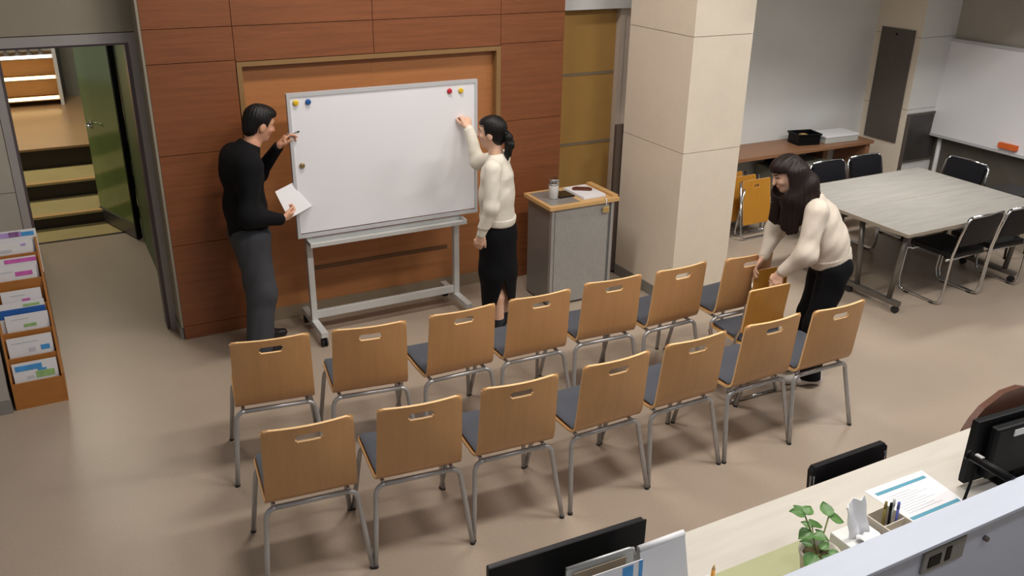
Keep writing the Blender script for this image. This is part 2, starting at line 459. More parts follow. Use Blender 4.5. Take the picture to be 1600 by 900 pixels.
# passage behind the doorway
struct(MB().box(0.69, 0.80, 6.60, 8.70, 0.0, 2.6).build('wall_passage', M_GREENWALL), 'olive glossy wall of the passage')
struct(MB().box(-0.32, -0.22, 6.72, 9.0, 0.0, 2.6).build('wall_passage_left', M_OLIVEWALL), 'left wall of the passage')
struct(MB().box(-0.4, 0.9, 6.72, 9.0, 2.6, 2.7).build('ceiling_passage', M_CEIL), 'ceiling of the passage')
struct(MB().box(-0.4, 0.70, 8.985, 9.02, -0.05, 0.004).build('trim_2', M_STEPRISE), 'dark threshold strip')
lob = struct(MB().box(-3.0, 3.0, 9.02, 9.43, -0.2, 0.0).build('floor_lobby', M_STEPTOP), 'beige stone floor at the foot of the steps')
SY = [9.43, 10.02, 10.62]; SZ = [0.13, 0.30, 0.52]
for i in range(3):
    y1 = SY[i+1] if i < 2 else 16.5
    m_top = M_STEPTOP if i < 2 else M_LOBBY
    MB().box(-3.0, 3.0, SY[i], y1+(0.03 if i < 2 else 0), (SZ[i-1] if i else 0.0)-0.02, SZ[i]-0.02).build('riser', M_STEPRISE, lob)
    MB().box(-3.0, 3.0, SY[i]-0.02, y1, SZ[i]-0.02, SZ[i]).build('tread', m_top, lob)
    MB().box(-3.0, 3.0, SY[i]-0.024, SY[i]+0.05, SZ[i], SZ[i]+0.004).build('nosing', M_PODTOP if i < 2 else M_LOBBY, lob)
struct(MB().box(-3.0, 3.0, 16.5, 16.6, 0.0, 4.0).build('wall_lobby', M_LOBBYWALL), 'far wall of the lobby')
struct(MB().box(-3.0, 3.0, 9.02, 16.6, 3.3, 3.4).build('ceiling_lobby', M_CEIL), 'lobby ceiling')
lw = struct(MB().box(0.62, 0.75, 9.9, 11.6, 0.0, 3.3).build('wall_lobby_right', M_GREENWALL), 'green glazed side wall beside the steps')
for k in range(3):
    MB().box(0.60, 0.62, 9.95+k*0.55, 10.0+k*0.55, 0.0, 3.0).build('mullion', M_JAMB, lw)
struct(MB().box(0.40, 0.60, 13.5, 16.4, 0.52, 3.3).build('wall_lobby_column', M_LOBBYWALL), 'grey lobby column')
# glass door leaf, opened inwards
gd = thing('glass_door', 'green tinted glass door standing open at the end of the passage', 'door', (0.655, 8.74, 0.012), math.atan2(0.76, -0.25))
MB().box(0.0, 0.80, -0.006, 0.006, 0.13, 2.14).build('glass_pane', M_GREENGLASS, gd)
MB().box(0.0, 0.80, -0.02, 0.02, 0.0, 0.13).build('bottom_rail', M_TABLELEG, gd)
MB().box(-0.03, 0.0, -0.025, 0.025, 0.0, 2.16).build('hinge_stile', M_BLACKPL, gd)
hd = MB().tube([(0.66, 0.01, 0.99), (0.66, 0.055, 0.99), (0.64, 0.06, 0.99), (0.52, 0.06, 0.985)], 0.011, 8)
hd.build('handle', M_CHROME, gd)
MB().box(0.64, 0.68, -0.012, 0.012, 0.95, 1.03).build('lock_plate', M_CHROME, gd)
# lit display case deep in the lobby
dc = thing('display_case', 'lit display case with glowing shelves in the far lobby', 'display case', (-0.2, 13.0, 0.52))
MB().box(-1.3, 0.50, 0.30, 0.60, 0.0, 1.6).build('back', M_PODTOP, dc)
for zz, mm in ((0.08, M_GLOW), (0.34, M_GLOW), (0.60, M_GLOWW)):
    MB().box(-1.3, 0.50, -0.05, 0.30, zz-0.015, zz).build('shelf', M_LOBBY, dc)
    MB().box(-1.28, 0.49, -0.048, -0.01, zz, zz+0.035).build('shelf_lamp', mm, dc)
MB().box(0.50, 0.54, -0.06, 0.30, 0.0, 1.6).build('side_panel', M_WHITE, dc)
MB().box(-1.3, 0.5, 0.22, 0.30, 0.65, 0.95).build('photo_panel', M_GREYWALL, dc)
for k in range(5):
    MB().lathe([(0.03, 0.0), (0.05, 0.03), (0.02, 0.06), (0.012, 0.11)], (-0.15+0.13*k, 0.1, 0.60), 12).build('ornament', M_PANELGREY, dc)

# ------------------------------------------------------------------ mustard door bay
wm = struct(MB().box(3.86, 5.2, 6.62, 6.75, 0.0, CEIL).build('door_2', M_DARKPOST), 'mustard panelled door bay beside the pillar')
zs = [0.0, 0.44, 1.05, 1.66, 2.20]
for z0, z1 in zip(zs[:-1], zs[1:]):
    MB().box(3.87, 4.545, 6.605, 6.62, z0+0.012, z1-0.012).build('panel', M_MUSTARD, wm)
for z in zs[1:4]:
    MB().box(3.87, 4.545, 6.600, 6.62, z-0.011, z+0.011).build('strip', M_KICK, wm)
MB().box(4.548, 4.60, 6.55, 6.62, 0.0, 2.20).build('frame_post', M_PALEPOST, wm)
MB().box(4.60, 5.2, 6.56, 6.62, 0.0, 2.20).build('side_panel', M_PALEPOST, wm)
struct(MB().box(3.86, 5.2, 6.50, 6.62, 2.205, CEIL).build('wall_lintel', M_WHITEWALL), 'white wall above the mustard door')

# ------------------------------------------------------------------ pillar
px0, px1, py0, py1 = 4.284, 4.842, 5.232, 6.03
pil = struct(MB().box(px0+.012, px1-.012, py0+.012, py1-.012, 0.0, CEIL).build('pillar', M_CORE), 'cream stone clad pillar')
for z0, z1 in ((0.095, 1.272), (1.272, 2.136), (2.136, 3.0), (3.0, CEIL)):
    MB().box(px0, px1, py0, py0+.012, z0+G, z1-G).build('panel', M_PILLAR, pil)
    MB().box(px0, px0+.012, py0+.012, py1, z0+G, z1-G).build('panel', M_PILLAR, pil)
    MB().box(px1-.012, px1, py0+.012, py1, z0+G, z1-G).build('panel', M_PILLAR, pil)
MB().box(px0-.004, px1+.004, py0-.004, py1, 0.0, 0.093).build('baseboard', M_BASE, pil)
# dark board standing behind the pillar, showing at both of its edges
db = thing('partition_board', 'dark board standing behind the cream pillar, edges showing', 'board', (4.54, 6.045, 0.0))
MB().box(-0.315, 0.335, 0.0, 0.03, 0.02, 1.33).build('panel', M_DARKPOST, db)
for x in (-0.26, 0.22):
    MB().box(x, x+0.05, -0.01, 0.16, 0.0, 0.02).build('foot', M_BLACKPL, db)

# ------------------------------------------------------------------ alcove on the right
YB = 7.0
struct(MB().box(4.0, 9.2, YB, YB+0.12, 0.0, CEIL).build('wall_alcove', M_WHITEWALL), 'white back wall of the alcove')
XR = 8.78
pl = struct(MB().box(8.25, XR, 6.425, YB, 0.0, 2.8).build('wall_pier', M_CORE), 'stone clad pier in the alcove corner')
for z0, z1 in ((0.0, 1.035), (1.035, 1.785), (1.785, 2.8)):
    MB().box(8.238, 8.25, 6.413, YB, z0+G, z1-G).build('panel', M_PILLAR, pl)
    MB().box(8.25, XR, 6.413, 6.425, z0+G, z1-G).build('panel', M_WHITEWALL, pl)
wr_ = struct(MB().box(XR, XR+0.15, 1.0, 7.1, 0.0, 2.8).build('wall_right', M_GREYWALL), 'grey right wall of the alcove')
MB().box(XR-0.008, XR, 1.0, 6.41, 0.0, 0.80).build('dado', M_DADO, wr_)
struct(MB().box(5.3, XR+0.15, 4.35, 7.1, 2.8, 3.0).build('ceiling_alcove', M_CEIL), 'low ceiling over the alcove')

t = thing('access_panel', 'tall slate grey access panel on the stone pier', 'panel', (8.237, 6.70, 0.66))
MB().box(-0.012, 0.0, -0.215, 0.215, 0.0, 1.19).build('door', M_PANELGREY, t)
MB().box(-0.016, -0.012, 0.0, 0.02, 1.12, 1.14).build('lock', M_BLACKPL, t)
t = thing('notice_board', 'dark framed notice board on the alcove pier beside the hanging whiteboard', 'board', (8.52, 6.413, 0.47))
MB().box(-0.25, 0.26, -0.012, 0.0, 0.0, 0.50).build('panel', M_POST, t)
f_ = MB()
f_.box(-0.27, -0.23, -0.02, 0.0, -0.30, 0.52); f_.box(-0.23, 0.26, -0.02, 0.0, 0.50, 0.52); f_.box(-0.23, 0.26, -0.02, 0.0, -0.02, 0.0)
f_.build('frame', M_PANELGREY, t)

# big whiteboard hung on the right wall
t = thing('wall_whiteboard', 'large whiteboard hanging on the grey right wall', 'whiteboard', (XR-0.02, 5.35, 0.0))
hb = MB().obox((-0.05, 0.0, 1.24), (0, 1, 0), (0.06, 0, 1), (1, 0, -0.06), 1.09, 0.50, 0.012)
hb.build('panel', M_BOARD, t)
f_ = MB()
f_.obox((-0.05-0.03, 0, 0.74), (0, 1, 0), (0.06, 0, 1), (1, 0, -0.06), 1.10, 0.015, 0.02)
f_.obox((-0.05+0.03, 0, 1.745), (0, 1, 0), (0.06, 0, 1), (1, 0, -0.06), 1.10, 0.015, 0.02)
f_.obox((-0.05, 1.10, 1.24), (0, 1, 0), (0.06, 0, 1), (1, 0, -0.06), 0.012, 0.515, 0.02)
f_.build('frame', M_BOARDFR, t)
MB().cyl((0.0, 0.98, 0.0), (0.0, 0.98, 0.76), 0.025, 12).build('post', M_WHITE, t)
t = thing('board_eraser', 'orange felt eraser at the lower edge of the hanging whiteboard', 'eraser', (XR-0.125, 5.47, 0.79))
MB().box(-0.03, 0.02, -0.10, 0.10, -0.005, 0.035, 0.006).build('felt', M_ORANGE, t)
MB().box(-0.028, 0.018, -0.098, 0.098, 0.035, 0.048).build('back', M_ORANGE, t)

# wooden ledge with its load
t = thing('wall_bench', 'long walnut brown bench shelf against the white alcove wall', 'shelf', (0, 0, 0))
MB().box(4.95, 7.95, 6.53, 6.99, 0.675, 0.712, 0.004).build('top', M_LEDGE, t)
MB().box(7.87, 7.93, 6.56, 6.98, 0.0, 0.675).build('leg', M_LEDGE, t)
MB().box(7.45, 7.52, 6.75, 6.98, 0.0, 0.675).build('leg', M_LEDGE, t)
MB().box(4.95, 7.45, 6.93, 6.98, 0.56, 0.675).build('apron', M_LEDGE, t)
t = thing('storage_crate', 'black plastic crate on the walnut bench', 'crate', (7.14, 6.76, 0.712), math.radians(-12))
b = MB()
b.box(-0.13, 0.13, -0.10, 0.10, 0.0, 0.012); b.box(-0.13, 0.13, -0.10, -0.09, 0.012, 0.115); b.box(-0.13, 0.13, 0.09, 0.10, 0.012, 0.115)
b.box(-0.13, -0.12, -0.09, 0.09, 0.012, 0.115); b.box(0.12, 0.13, -0.09, 0.09, 0.012, 0.115)
b.build('body', M_BLACKPL, t)
b = MB()
b.box(-0.14, 0.14, -0.11, -0.10, 0.10, 0.118); b.box(-0.14, 0.14, 0.10, 0.11, 0.10, 0.118); b.box(-0.14, -0.13, -0.10, 0.10, 0.10, 0.118); b.box(0.13, 0.14, -0.10, 0.10, 0.10, 0.118)
b.build('rim', M_BLACKPL, t)
MB().box(-0.05, 0.02, -0.03, 0.03, 0.012, 0.10).build('content', M_MUSTARD, t)
t = thing('plastic_case', 'clear plastic case with a white lid on the walnut bench', 'case', (7.55, 6.74, 0.712), math.radians(-3))
MB().box(-0.23, 0.23, -0.13, 0.13, 0.0, 0.06, 0.008).build('body', M_CLEAR, t)
MB().box(-0.235, 0.235, -0.135, 0.135, 0.06, 0.082, 0.006).build('lid', M_PAPER, t)
t = thing('steel_cabinet', 'low pale grey cabinet below the walnut bench', 'cabinet', (7.1, 6.62, 0.0))
MB().box(-0.45, 0.32, -0.02, 0.28, 0.0, 0.50).build('body', M_LOBBYWALL, t)
MB().box(-0.46, 0.33, -0.03, 0.29, 0.50, 0.52).build('top', M_LOBBYWALL, t)
t = thing('black_bag', 'black bag lying on the low cabinet under the bench', 'bag', (6.70, 6.68, 0.52))
bm_ = MB()
bm_.lathe([(0.02, 0.0), (0.10, 0.0), (0.125, 0.04), (0.115, 0.085), (0.06, 0.11), (0.015, 0.118)], n=16)
bm_.build('body', M_BLACKVINYL, t)
MB().tube(arc((0, 0, 0.10), 0.055, 0, math.pi, 8, ((1, 0, 0), (0, 0.4, 0.8))), 0.007, 6).build('strap', M_BLACKVINYL, t)

# ------------------------------------------------------------------ beech stacking chairs
def make_chair():
    root = thing('stacking_chair', '', 'chair', group='beech chairs in two rows facing the whiteboard')
    th = 0.013
    # backrest, bowed, with a grip hole, curving into the seat at the bottom
    us = [-1.0, -0.955, -0.85, -0.6, -0.30, -0.265, 0.0, 0.265, 0.30, 0.6, 0.85, 0.955, 1.0]
    us = [-u for u in us]
    prof = [(-0.150, 0.447), (-0.185, 0.452), (-0.210, 0.468), (-0.224, 0.495), (-0.231, 0.54), (-0.242, 0.66), (-0.252, 0.76),
            (-0.2555, 0.797), (-0.2565, 0.805), (-0.2585, 0.828), (-0.259, 0.835), (-0.262, 0.862), (-0.263, 0.872), (-0.2635, 0.876)]
    P = []
    for r, (y, z) in enumerate(prof):
        tt = max(0.0, min(1.0, (z-0.45)/0.42))
        w = 0.214-0.010*tt
        row = []
        for u in us:
            bow = 0.026*(1-u*u)*min(1.0, tt*2.2)
            zz = z
            if r >= 11:
                drop = {11: 0.0, 12: 0.001, 13: 0.0}[r]
                if abs(u) > 0.99: zz = min(z, 0.862)
                elif abs(u) > 0.95: zz = min(z, 0.872)
            row.append((u*w, y-bow, zz))
        P.append(row)
    skip = [(i, j) for i in (7, 8, 9) for j in range(4, 8)]
    skip = [(i, j) for (i, j) in skip if not (i in (7, 9) and j in (4, 7))]
    MB().sheet(P, th, skip).build('backrest', [M_PLY, M_PLYEDGE], root)
    # seat board
    ys = [-0.150, -0.05, 0.08, 0.17, 0.205, 0.222]
    zsx = [0.447, 0.444, 0.447, 0.449, 0.443, 0.430]
    P = [[(u*(0.214 if y < 0.2 else 0.205), y, z-0.006*(1-u*u)) for u in us] for y, z in zip(ys, zsx)]
    MB().sheet(P, th).build('seat', [M_PLY, M_PLYEDGE], root)
    # seat pad
    ys = [-0.178, -0.165, -0.05, 0.08, 0.17, 0.195]
    zsx = [0.462, 0.467, 0.463, 0.466, 0.466, 0.458]
    P = [[(u*0.197, y, z-0.006*(1-u*u)-(0.006 if abs(u) > 0.99 else 0)) for u in us] for y, z in zip(ys, zsx)]
    MB().sheet(P, 0.022, rim_mi=0).build('seat_pad', [M_PAD], root)
    # steel frame: two bent legs front and back, joined by cross bars and side rails
    R = 0.0132
    for (yf, yt) in ((-0.282, -0.205), (0.212, 0.150)):
        for s in (-1, 1):
            top = Vector((s*0.215, yt, 0.372)); foot = Vector((s*0.252, yf, 0.006))
            bend = [Vector((s*(0.215-0.05*(1-math.cos(a))), yt, 0.372+0.05*math.sin(a))) for a in (0.4, 0.8, 1.2, math.pi/2)]
            lg = MB().tube([foot, foot.lerp(top, 0.5), top]+bend, R, 8).build('leg', M_STEEL, root)
            MB().cyl((foot.x, foot.y, 0.0), (foot.x, foot.y, 0.012), R+0.0008, 8).build('foot_cap', M_RUBBER, lg)
        MB().cyl((-0.166, yt, 0.422), (0.166, yt, 0.422), R, 8).build('crossbar', M_STEEL, root)
    for s in (-1, 1):
        MB().tube([(s*0.175, -0.21, 0.422), (s*0.175, 0.155, 0.422)], 0.010, 8).build('side_rail', M_STEEL, root)
    return root

A = [(0.918, 4.58, -8.2), (1.440, 4.494, -8.3), (1.951, 4.46, -0.7), (2.462, 4.454, -1.9), (2.997, 4.462, -3.7), (3.491, 4.443, 1.2), (4.04, 4.412, -0.3)]
B = [(0.845, 3.672, -5.5), (1.363, 3.616, -6.2), (1.867, 3.584, -4.2), (2.403, 3.571, 0.1), (2.924, 3.579, -0.3), (3.464, 3.571, -0.3), (3.955, 3.545, -0.7)]
ORD = ['first', 'second', 'third', 'fourth', 'fifth', 'sixth', 'seventh']
proto = make_chair()
k = 0
for row, where in ((A, 'in the row nearest the whiteboard'), (B, 'in the row nearest the desk')):
    for i, (x, y, a) in enumerate(row):
        if k == 0:
            o = proto; o.location = (x, y, 0); o.rotation_euler = (0, 0, math.radians(a))
        else:
            o = dup(proto, (x, y, 0), math.radians(a))
        o['label'] = 'beech chair with charcoal seat pad, %s from the left %s' % (ORD[i], where)
        k += 1

# ------------------------------------------------------------------ whiteboard on a rolling stand
wb = thing('rolling_whiteboard', 'large blank whiteboard on a pale rolling stand with casters', 'whiteboard', (0, 0, 0))
BY = 5.965
MB().box(1.50, 2.885, BY, BY+0.018, 0.825, 1.795).build('writing_panel', M_BOARD, wb)
f_ = MB()
f_.box(1.485, 1.507, BY-0.006, BY+0.026, 0.79, 1.815); f_.box(2.878, 2.90, BY-0.006, BY+0.026, 0.79, 1.815)
f_.box(1.507, 2.878, BY-0.006, BY+0.026, 1.79, 1.815); f_.box(1.507, 2.878, BY-0.006, BY+0.026, 0.79, 0.815)
fo = f_.build('board_frame', M_BOARDFR, wb)
CX0, CX1 = 1.57, 2.735
for x in (CX0, CX1):
    MB().box(x-0.022, x+0.022, BY+0.030, BY+0.075, 0.115, 1.55, 0.004).build('upright', M_CARTPAINT, wb)
    MB().box(x-0.026, x+0.026, BY-0.205, BY+0.31, 0.075, 0.118, 0.004).build('foot_bar', M_CARTPAINT, wb)
    for y in (BY-0.180, BY+0.275):
        c = MB()
        c.cyl((x-0.020, y, 0.031), (x-0.006, y, 0.031), 0.031, 16); c.cyl((x+0.006, y, 0.031), (x+0.020, y, 0.031), 0.031, 16)
        co = c.build('caster', M_RUBBER, wb)
        MB().box(x-0.006, x+0.006, y-0.02, y+0.02, 0.028, 0.076).build('fork', M_BLACKPL, co)
MB().box(CX0+0.022, CX1-0.022, BY+0.038, BY+0.068, 0.125, 0.185, 0.003).build('crossbar', M_CARTPAINT, wb)
tr = MB()
tr.box(1.555, 2.765, BY-0.075, BY+0.030, 0.735, 0.742); tr.box(1.555, 2.765, BY-0.082, BY-0.075, 0.735, 0.762)
tr.box(1.555, 2.765, BY+0.024, BY+0.030, 0.742, 0.772)
tr.box(1.548, 1.555, BY-0.082, BY+0.030, 0.735, 0.772); tr.box(2.765, 2.772, BY-0.082, BY+0.030, 0.735, 0.772)
tr.build('pen_tray', M_CARTPAINT, wb)
def magnet(x, z, m, lab):
    o = MB().lathe([(0.018, 0.0), (0.020, 0.004), (0.018, 0.012), (0.012, 0.016)], n=18).build('magnet', m)
    o.rotation_euler = (math.pi/2, 0, 0); o.location = (x, BY, z)
    tag(o, lab, 'magnet', 'round magnets on the whiteboard')
magnet(1.545, 1.752, M_YELLOW, 'yellow round magnet at the top left of the whiteboard')
magnet(1.630, 1.752, M_BLUEM, 'blue round magnet near the top left of the whiteboard')
magnet(2.675, 1.745, M_REDM, 'red round magnet near the top right of the whiteboard')
magnet(2.765, 1.742, M_YELLOW, 'yellow round magnet at the top right of the whiteboard')
magnet(1.555, 1.318, M_GREYM, 'bronze round magnet at the left edge of the whiteboard')

# ------------------------------------------------------------------ podium with its load
pd = thing('podium', 'silver grey podium cabinet with a wood edged top beside the pillar', 'podium', (3.675, 5.84, 0.0))
W2_, D2_ = 0.285, 0.185
MB().box(-W2_, W2_, -D2_, D2_, 0.015, 0.825).build('body', M_PODSIDE, pd)
MB().box(-W2_+0.03, W2_-0.045, -D2_-0.010, -D2_, 0.02, 0.82).build('front_panel', M_PODGREY, pd)
for x0, x1 in ((-W2_-0.004, -W2_+0.022), (W2_-0.022, W2_+0.004)):
    MB().box(x0, x1, -D2_-0.014, -D2_+0.02, 0.0, 0.825).build('corner_post', M_STEEL, pd)
MB().box(-W2_-0.03, W2_+0.045, -D2_-0.03, D2_+0.03, 0.825, 0.858, 0.004).build('top', M_PODTOP, pd)
MB().box(-W2_+0.0, -0.02, -D2_+0.005, D2_-0.01, 0.858, 0.8595).build('inset', M_PODINSET, pd)
rail = MB().box(W2_-0.01, W2_+0.04, -D2_-0.01, D2_+0.02, 0.858, 0.875)
rail.build('side_rail', M_PODTOP, pd)
ZT = 0.8600
tb = thing('tumbler', 'white insulated tumbler with a steel lid on the podium', 'tumbler', (3.50, 5.82, ZT))
MB().lathe([(0.030, 0.0), (0.036, 0.004), (0.040, 0.10), (0.042, 0.125)], n=24).build('body', M_WHITE, tb)
MB().lathe([(0.043, 0.125), (0.044, 0.130), (0.044, 0.160), (0.040, 0.164), (0.030, 0.158)], n=24).build('lid', M_CHROME, tb)
MB().lathe([(0.0412, 0.110), (0.0425, 0.124)], n=24).build('band', M_STEEL, tb)
tbl = thing('tablet', 'dark glossy tablet lying on the podium', 'tablet', (3.63, 5.86, ZT))
MB().box(-0.085, 0.055, -0.07, 0.085, 0.0, 0.008, 0.002).build('body', M_BLACKPL, tbl)
MB().box(-0.08, 0.05, -0.065, 0.08, 0.008, 0.0088).build('screen', M_DARKGLASS, tbl)
ps = thing('paper_stack', 'stack of white papers on the podium under a brown case', 'papers', (3.80, 5.835, ZT), math.radians(2))
for k in range(3):
    MB().box(-0.105+0.002*k, 0.105+0.002*k, -0.15+0.004*k, 0.15+0.003*k, 0.006*k, 0.006*k+0.0055).build('sheet', M_PAPER, ps)
gc = thing('glasses_case', 'brown leather case lying on the white paper stack', 'case', (3.80, 5.87, ZT+0.018), math.radians(-32))
pol = [(0.055*math.copysign(1, math.cos(a))+0.026*math.cos(a), 0.026*math.sin(a)) for a in [2*math.pi*(i+.5)/16 for i in range(16)]]
MB().prism(pol, 0.0, 0.014).build('body', M_LEATHER, gc)
MB().prism([(0.8*a, 0.75*b_) for a, b_ in pol], 0.014, 0.020).build('flap', M_LEATHER, gc)
hk = thing('key_tag', 'small brass tag hanging on a cord from the podium edge', 'tag', (3.875, 5.624, 0.76))
MB().tube([(0.0, 0.028, 0.100), (0.0, 0.0, 0.102), (0.0, -0.003, 0.07), (0.0, -0.003, 0.035)], 0.004, 6).build('cord', M_PAPER, hk)
MB().box(-0.028, 0.028, -0.006, 0.0, -0.01, 0.040, 0.002).build('tag', M_BRASS, hk)
MB().box(-0.018, 0.018, -0.009, -0.006, 0.0, 0.03).build('emblem', M_MUSTARD, hk)

# small things at the foot of the pillar
t = thing('outlet_plug', 'small plug with cable low on the cream pillar front', 'plug', (4.46, 5.228, 0.30))
MB().box(-0.02, 0.02, -0.022, 0.0, -0.02, 0.02, 0.004).build('plug', M_TABLELEG, t)
MB().tube([(0.0, -0.02, -0.01), (-0.01, -0.03, -0.10), (-0.02, -0.02, -0.205)], 0.005, 6).build('cable', M_BLACKPL, t)
t = thing('glass_jar', 'small glass jar with a wooden lid on the floor beside the pillar', 'jar', (4.18, 5.60, 0.0))
MB().lathe([(0.025, 0.0), (0.030, 0.006), (0.030, 0.10), (0.026, 0.115)], n=16).build('body', M_CLEAR, t)
MB().lathe([(0.034, 0.115), (0.036, 0.120), (0.036, 0.140), (0.030, 0.144)], n=16).build('lid', M_PODTOP, t)

# ------------------------------------------------------------------ folding chairs
def rounded(w, h, r, n=4):
    pts = []
    for cx, cz, a0 in ((w-r, h-r, 0), (-w+r, h-r, 90), (-w+r, r, 180), (w-r, r, 270)):
        for i in range(n+1):
            a = math.radians(a0+90*i/n); pts.append((cx+r*math.cos(a), cz+r*math.sin(a)))
    return pts
def panel_with_hole(w, z0, z1, y0, lean, hole=True):
    """amber board as a thin sheet, grip hole near the top"""
    us = [1, 0.93, 0.5, 0.2, -0.2, -0.5, -0.93, -1]
    h = z1-z0
    vsn = [0.0, 0.03, 0.4, 0.82, 0.89, 0.97, 1.0]
    P = [[(u*w*(0.955 if v in (0.0, 1.0) and abs(u) == 1 else 1), y0+lean*v, z0+h*v) for u in us] for v in vsn]
    return MB().sheet(P, 0.014, [(3, 3)] if hole else [], rim_mi=1)
def folded_chair(label, loc, rz):
    t = thing('folding_chair', label, 'chair', loc, rz, 'folded amber chairs')
    panel_with_hole(0.175, 0.135, 0.565, -0.028, 0.07).build('backrest', [M_AMBER, M_PLYEDGE], t)
    panel_with_hole(0.170, 0.16, 0.50, 0.006, 0.05, False).build('seat', [M_AMBER, M_PLYEDGE], t)
    for (w, y0, y1, z1, nm) in ((0.225, -0.075, 0.035, 0.56, 'front_frame'), (0.200, 0.055, -0.005, 0.50, 'rear_frame')):
        pts = [(-w+0.012, y1, z1)]+[(-w, y0+(y1-y0)*0.12, 0.07), (-w+0.008, y0, 0.028), (-w+0.04, y0, 0.011), (w-0.04, y0, 0.011), (w-0.008, y0, 0.028), (w, y0+(y1-y0)*0.12, 0.07)]+[(w-0.012, y1, z1)]
        MB().tube(pts, 0.011, 8).build(nm, M_CHROME, t)
    return t
FC = [((6.10, 6.26, 0), 0.02, 'frontmost of the folded amber chairs leaning under the bench'),
      ((6.05, 6.405, 0), 0.05, 'second of the folded amber chairs behind the frontmost one'),
      ((6.00, 6.55, 0), 0.03, 'third of the folded amber chairs stacked under the bench'),
      ((5.95, 6.69, 0), 0.06, 'rearmost of the folded amber chairs stacked under the bench'),
      ((5.50, 6.28, 0), 0.10, 'folded amber chair half hidden behind the cream pillar')]
f0 = folded_chair('x', FC[0][0], FC[0][1]); f0['label'] = FC[0][2]
for loc, rz, lb in FC[1:]:
    dup(f0, loc, rz, lb)
# the one being held, folded, and the opened one
t = thing('folding_chair', 'folded amber chair held upright by the woman in the oatmeal sweater', 'chair', (4.185, 4.085, 0), math.radians(-4), 'folding chairs being set out')
panel_with_hole(0.140, 0.36, 0.775, -0.028, 0.03, False).build('backrest', [M_AMBER, M_PLYEDGE], t)
panel_with_hole(0.136, 0.22, 0.56, 0.000, 0.03, False).build('seat', [M_AMBER, M_PLYEDGE], t)
for (w, y0, y1, z1, nm) in ((0.124, -0.006, 0.022, 0.72, 'front_frame'), (0.108, 0.036, 0.022, 0.60, 'rear_frame')):
    MB().tube([(-w, y1, z1), (-w, y0, 0.06), (-w+0.03, y0, 0.011), (w-0.03, y0, 0.011), (w, y0, 0.06), (w, y1, z1)], 0.010, 8).build(nm, M_CHROME, t)
t = thing('folding_chair', 'opened amber folding chair with a black seat between the two rows', 'chair', (3.895, 3.93, 0), math.radians(-2), 'folding chairs being set out')
panel_with_hole(0.162, 0.50, 0.808, -0.115, -0.035, False).build('backrest', [M_AMBER, M_PLYEDGE], t)
us = [1, 0.94, 0.4, -0.4, -0.94, -1]
P = [[(u*0.172*(0.95 if abs(u) == 1 and i in (0, 3) else 1), y, 0.432) for u in us] for i, y in enumerate((-0.145, -0.12, 0.16, 0.185))]
MB().sheet(P, 0.014).build('seat', [M_AMBER, M_PLYEDGE], t)
P = [[(u*0.160*(0.95 if abs(u) == 1 and i in (0, 3) else 1), y, 0.450) for u in us] for i, y in enumerate((-0.13, -0.11, 0.15, 0.172))]
MB().sheet(P, 0.020, rim_mi=0).build('seat_pad', [M_PAD], t)
for s in (-1, 1):
    MB().tube([(s*0.182, 0.13, 0.012), (s*0.182, -0.02, 0.28), (s*0.180, -0.085, 0.42), (s*0.150, -0.100, 0.54), (s*0.146, -0.116, 0.70)], 0.010, 8).build('front_leg', M_CHROME, t)
    MB().tube([(s*0.196, -0.13, 0.012), (s*0.196, 0.02, 0.24), (s*0.196, 0.15, 0.42)], 0.010, 8).build('rear_leg', M_CHROME, t)
MB().cyl((-0.182, 0.13, 0.012), (0.182, 0.13, 0.012), 0.010, 8).build('front_bar', M_CHROME, t)
MB().cyl((-0.196, -0.13, 0.012), (0.196, -0.13, 0.012), 0.010, 8).build('rear_bar', M_CHROME, t)

# ------------------------------------------------------------------ meeting tables and sled chairs
def make_table(label, loc):
    t = thing('folding_table', label, 'table', loc, 0, 'grey meeting tables pushed together')
    MB().box(0.0, 1.72, 0.0, 0.652, 0.692, 0.716).build('tabletop', M_TABLE, t)
    e = MB()
    e.box(-0.003, 1.723, -0.003, 0.0, 0.690, 0.7165); e.box(-0.003, 1.723, 0.652, 0.655, 0.690, 0.7165); e.box(-0.003, 0.0, 0.0, 0.652, 0.690, 0.7165); e.box(1.72, 1.723, 0.0, 0.652, 0.690, 0.7165)
    e.build('edge_band', M_TABLEEDGE, t)
    for x in (0.13, 1.60):
        fb = MB().box(x-0.025, x+0.025, 0.055, 0.60, 0.062, 0.10, 0.004).build('foot_bar', M_TABLELEG, t)
        for y in (0.085, 0.565):
            MB().cyl((x-0.016, y, 0.029), (x+0.016, y, 0.029), 0.029, 14).build('caster', M_RUBBER, fb)
            MB().box(x-0.006, x+0.006, y-0.014, y+0.014, 0.03, 0.064).build('caster_fork', M_BLACKPL, fb)
        for yb, yt in ((0.16, 0.10), (0.49, 0.55)):
            MB().tube([(x, yb, 0.10), (x, yt, 0.690)], 0.022, 10).build('leg', M_TABLELEG, t)
    MB().box(0.155, 1.575, 0.31, 0.35, 0.63, 0.66).build('beam', M_TABLELEG, t)
    return t
tA = make_table('grey laminate meeting table nearest the rows of chairs', (5.735, 4.243, 0))
dup(tA, (5.735, 4.902, 0), 0, 'grey laminate meeting table nearest the walnut bench')

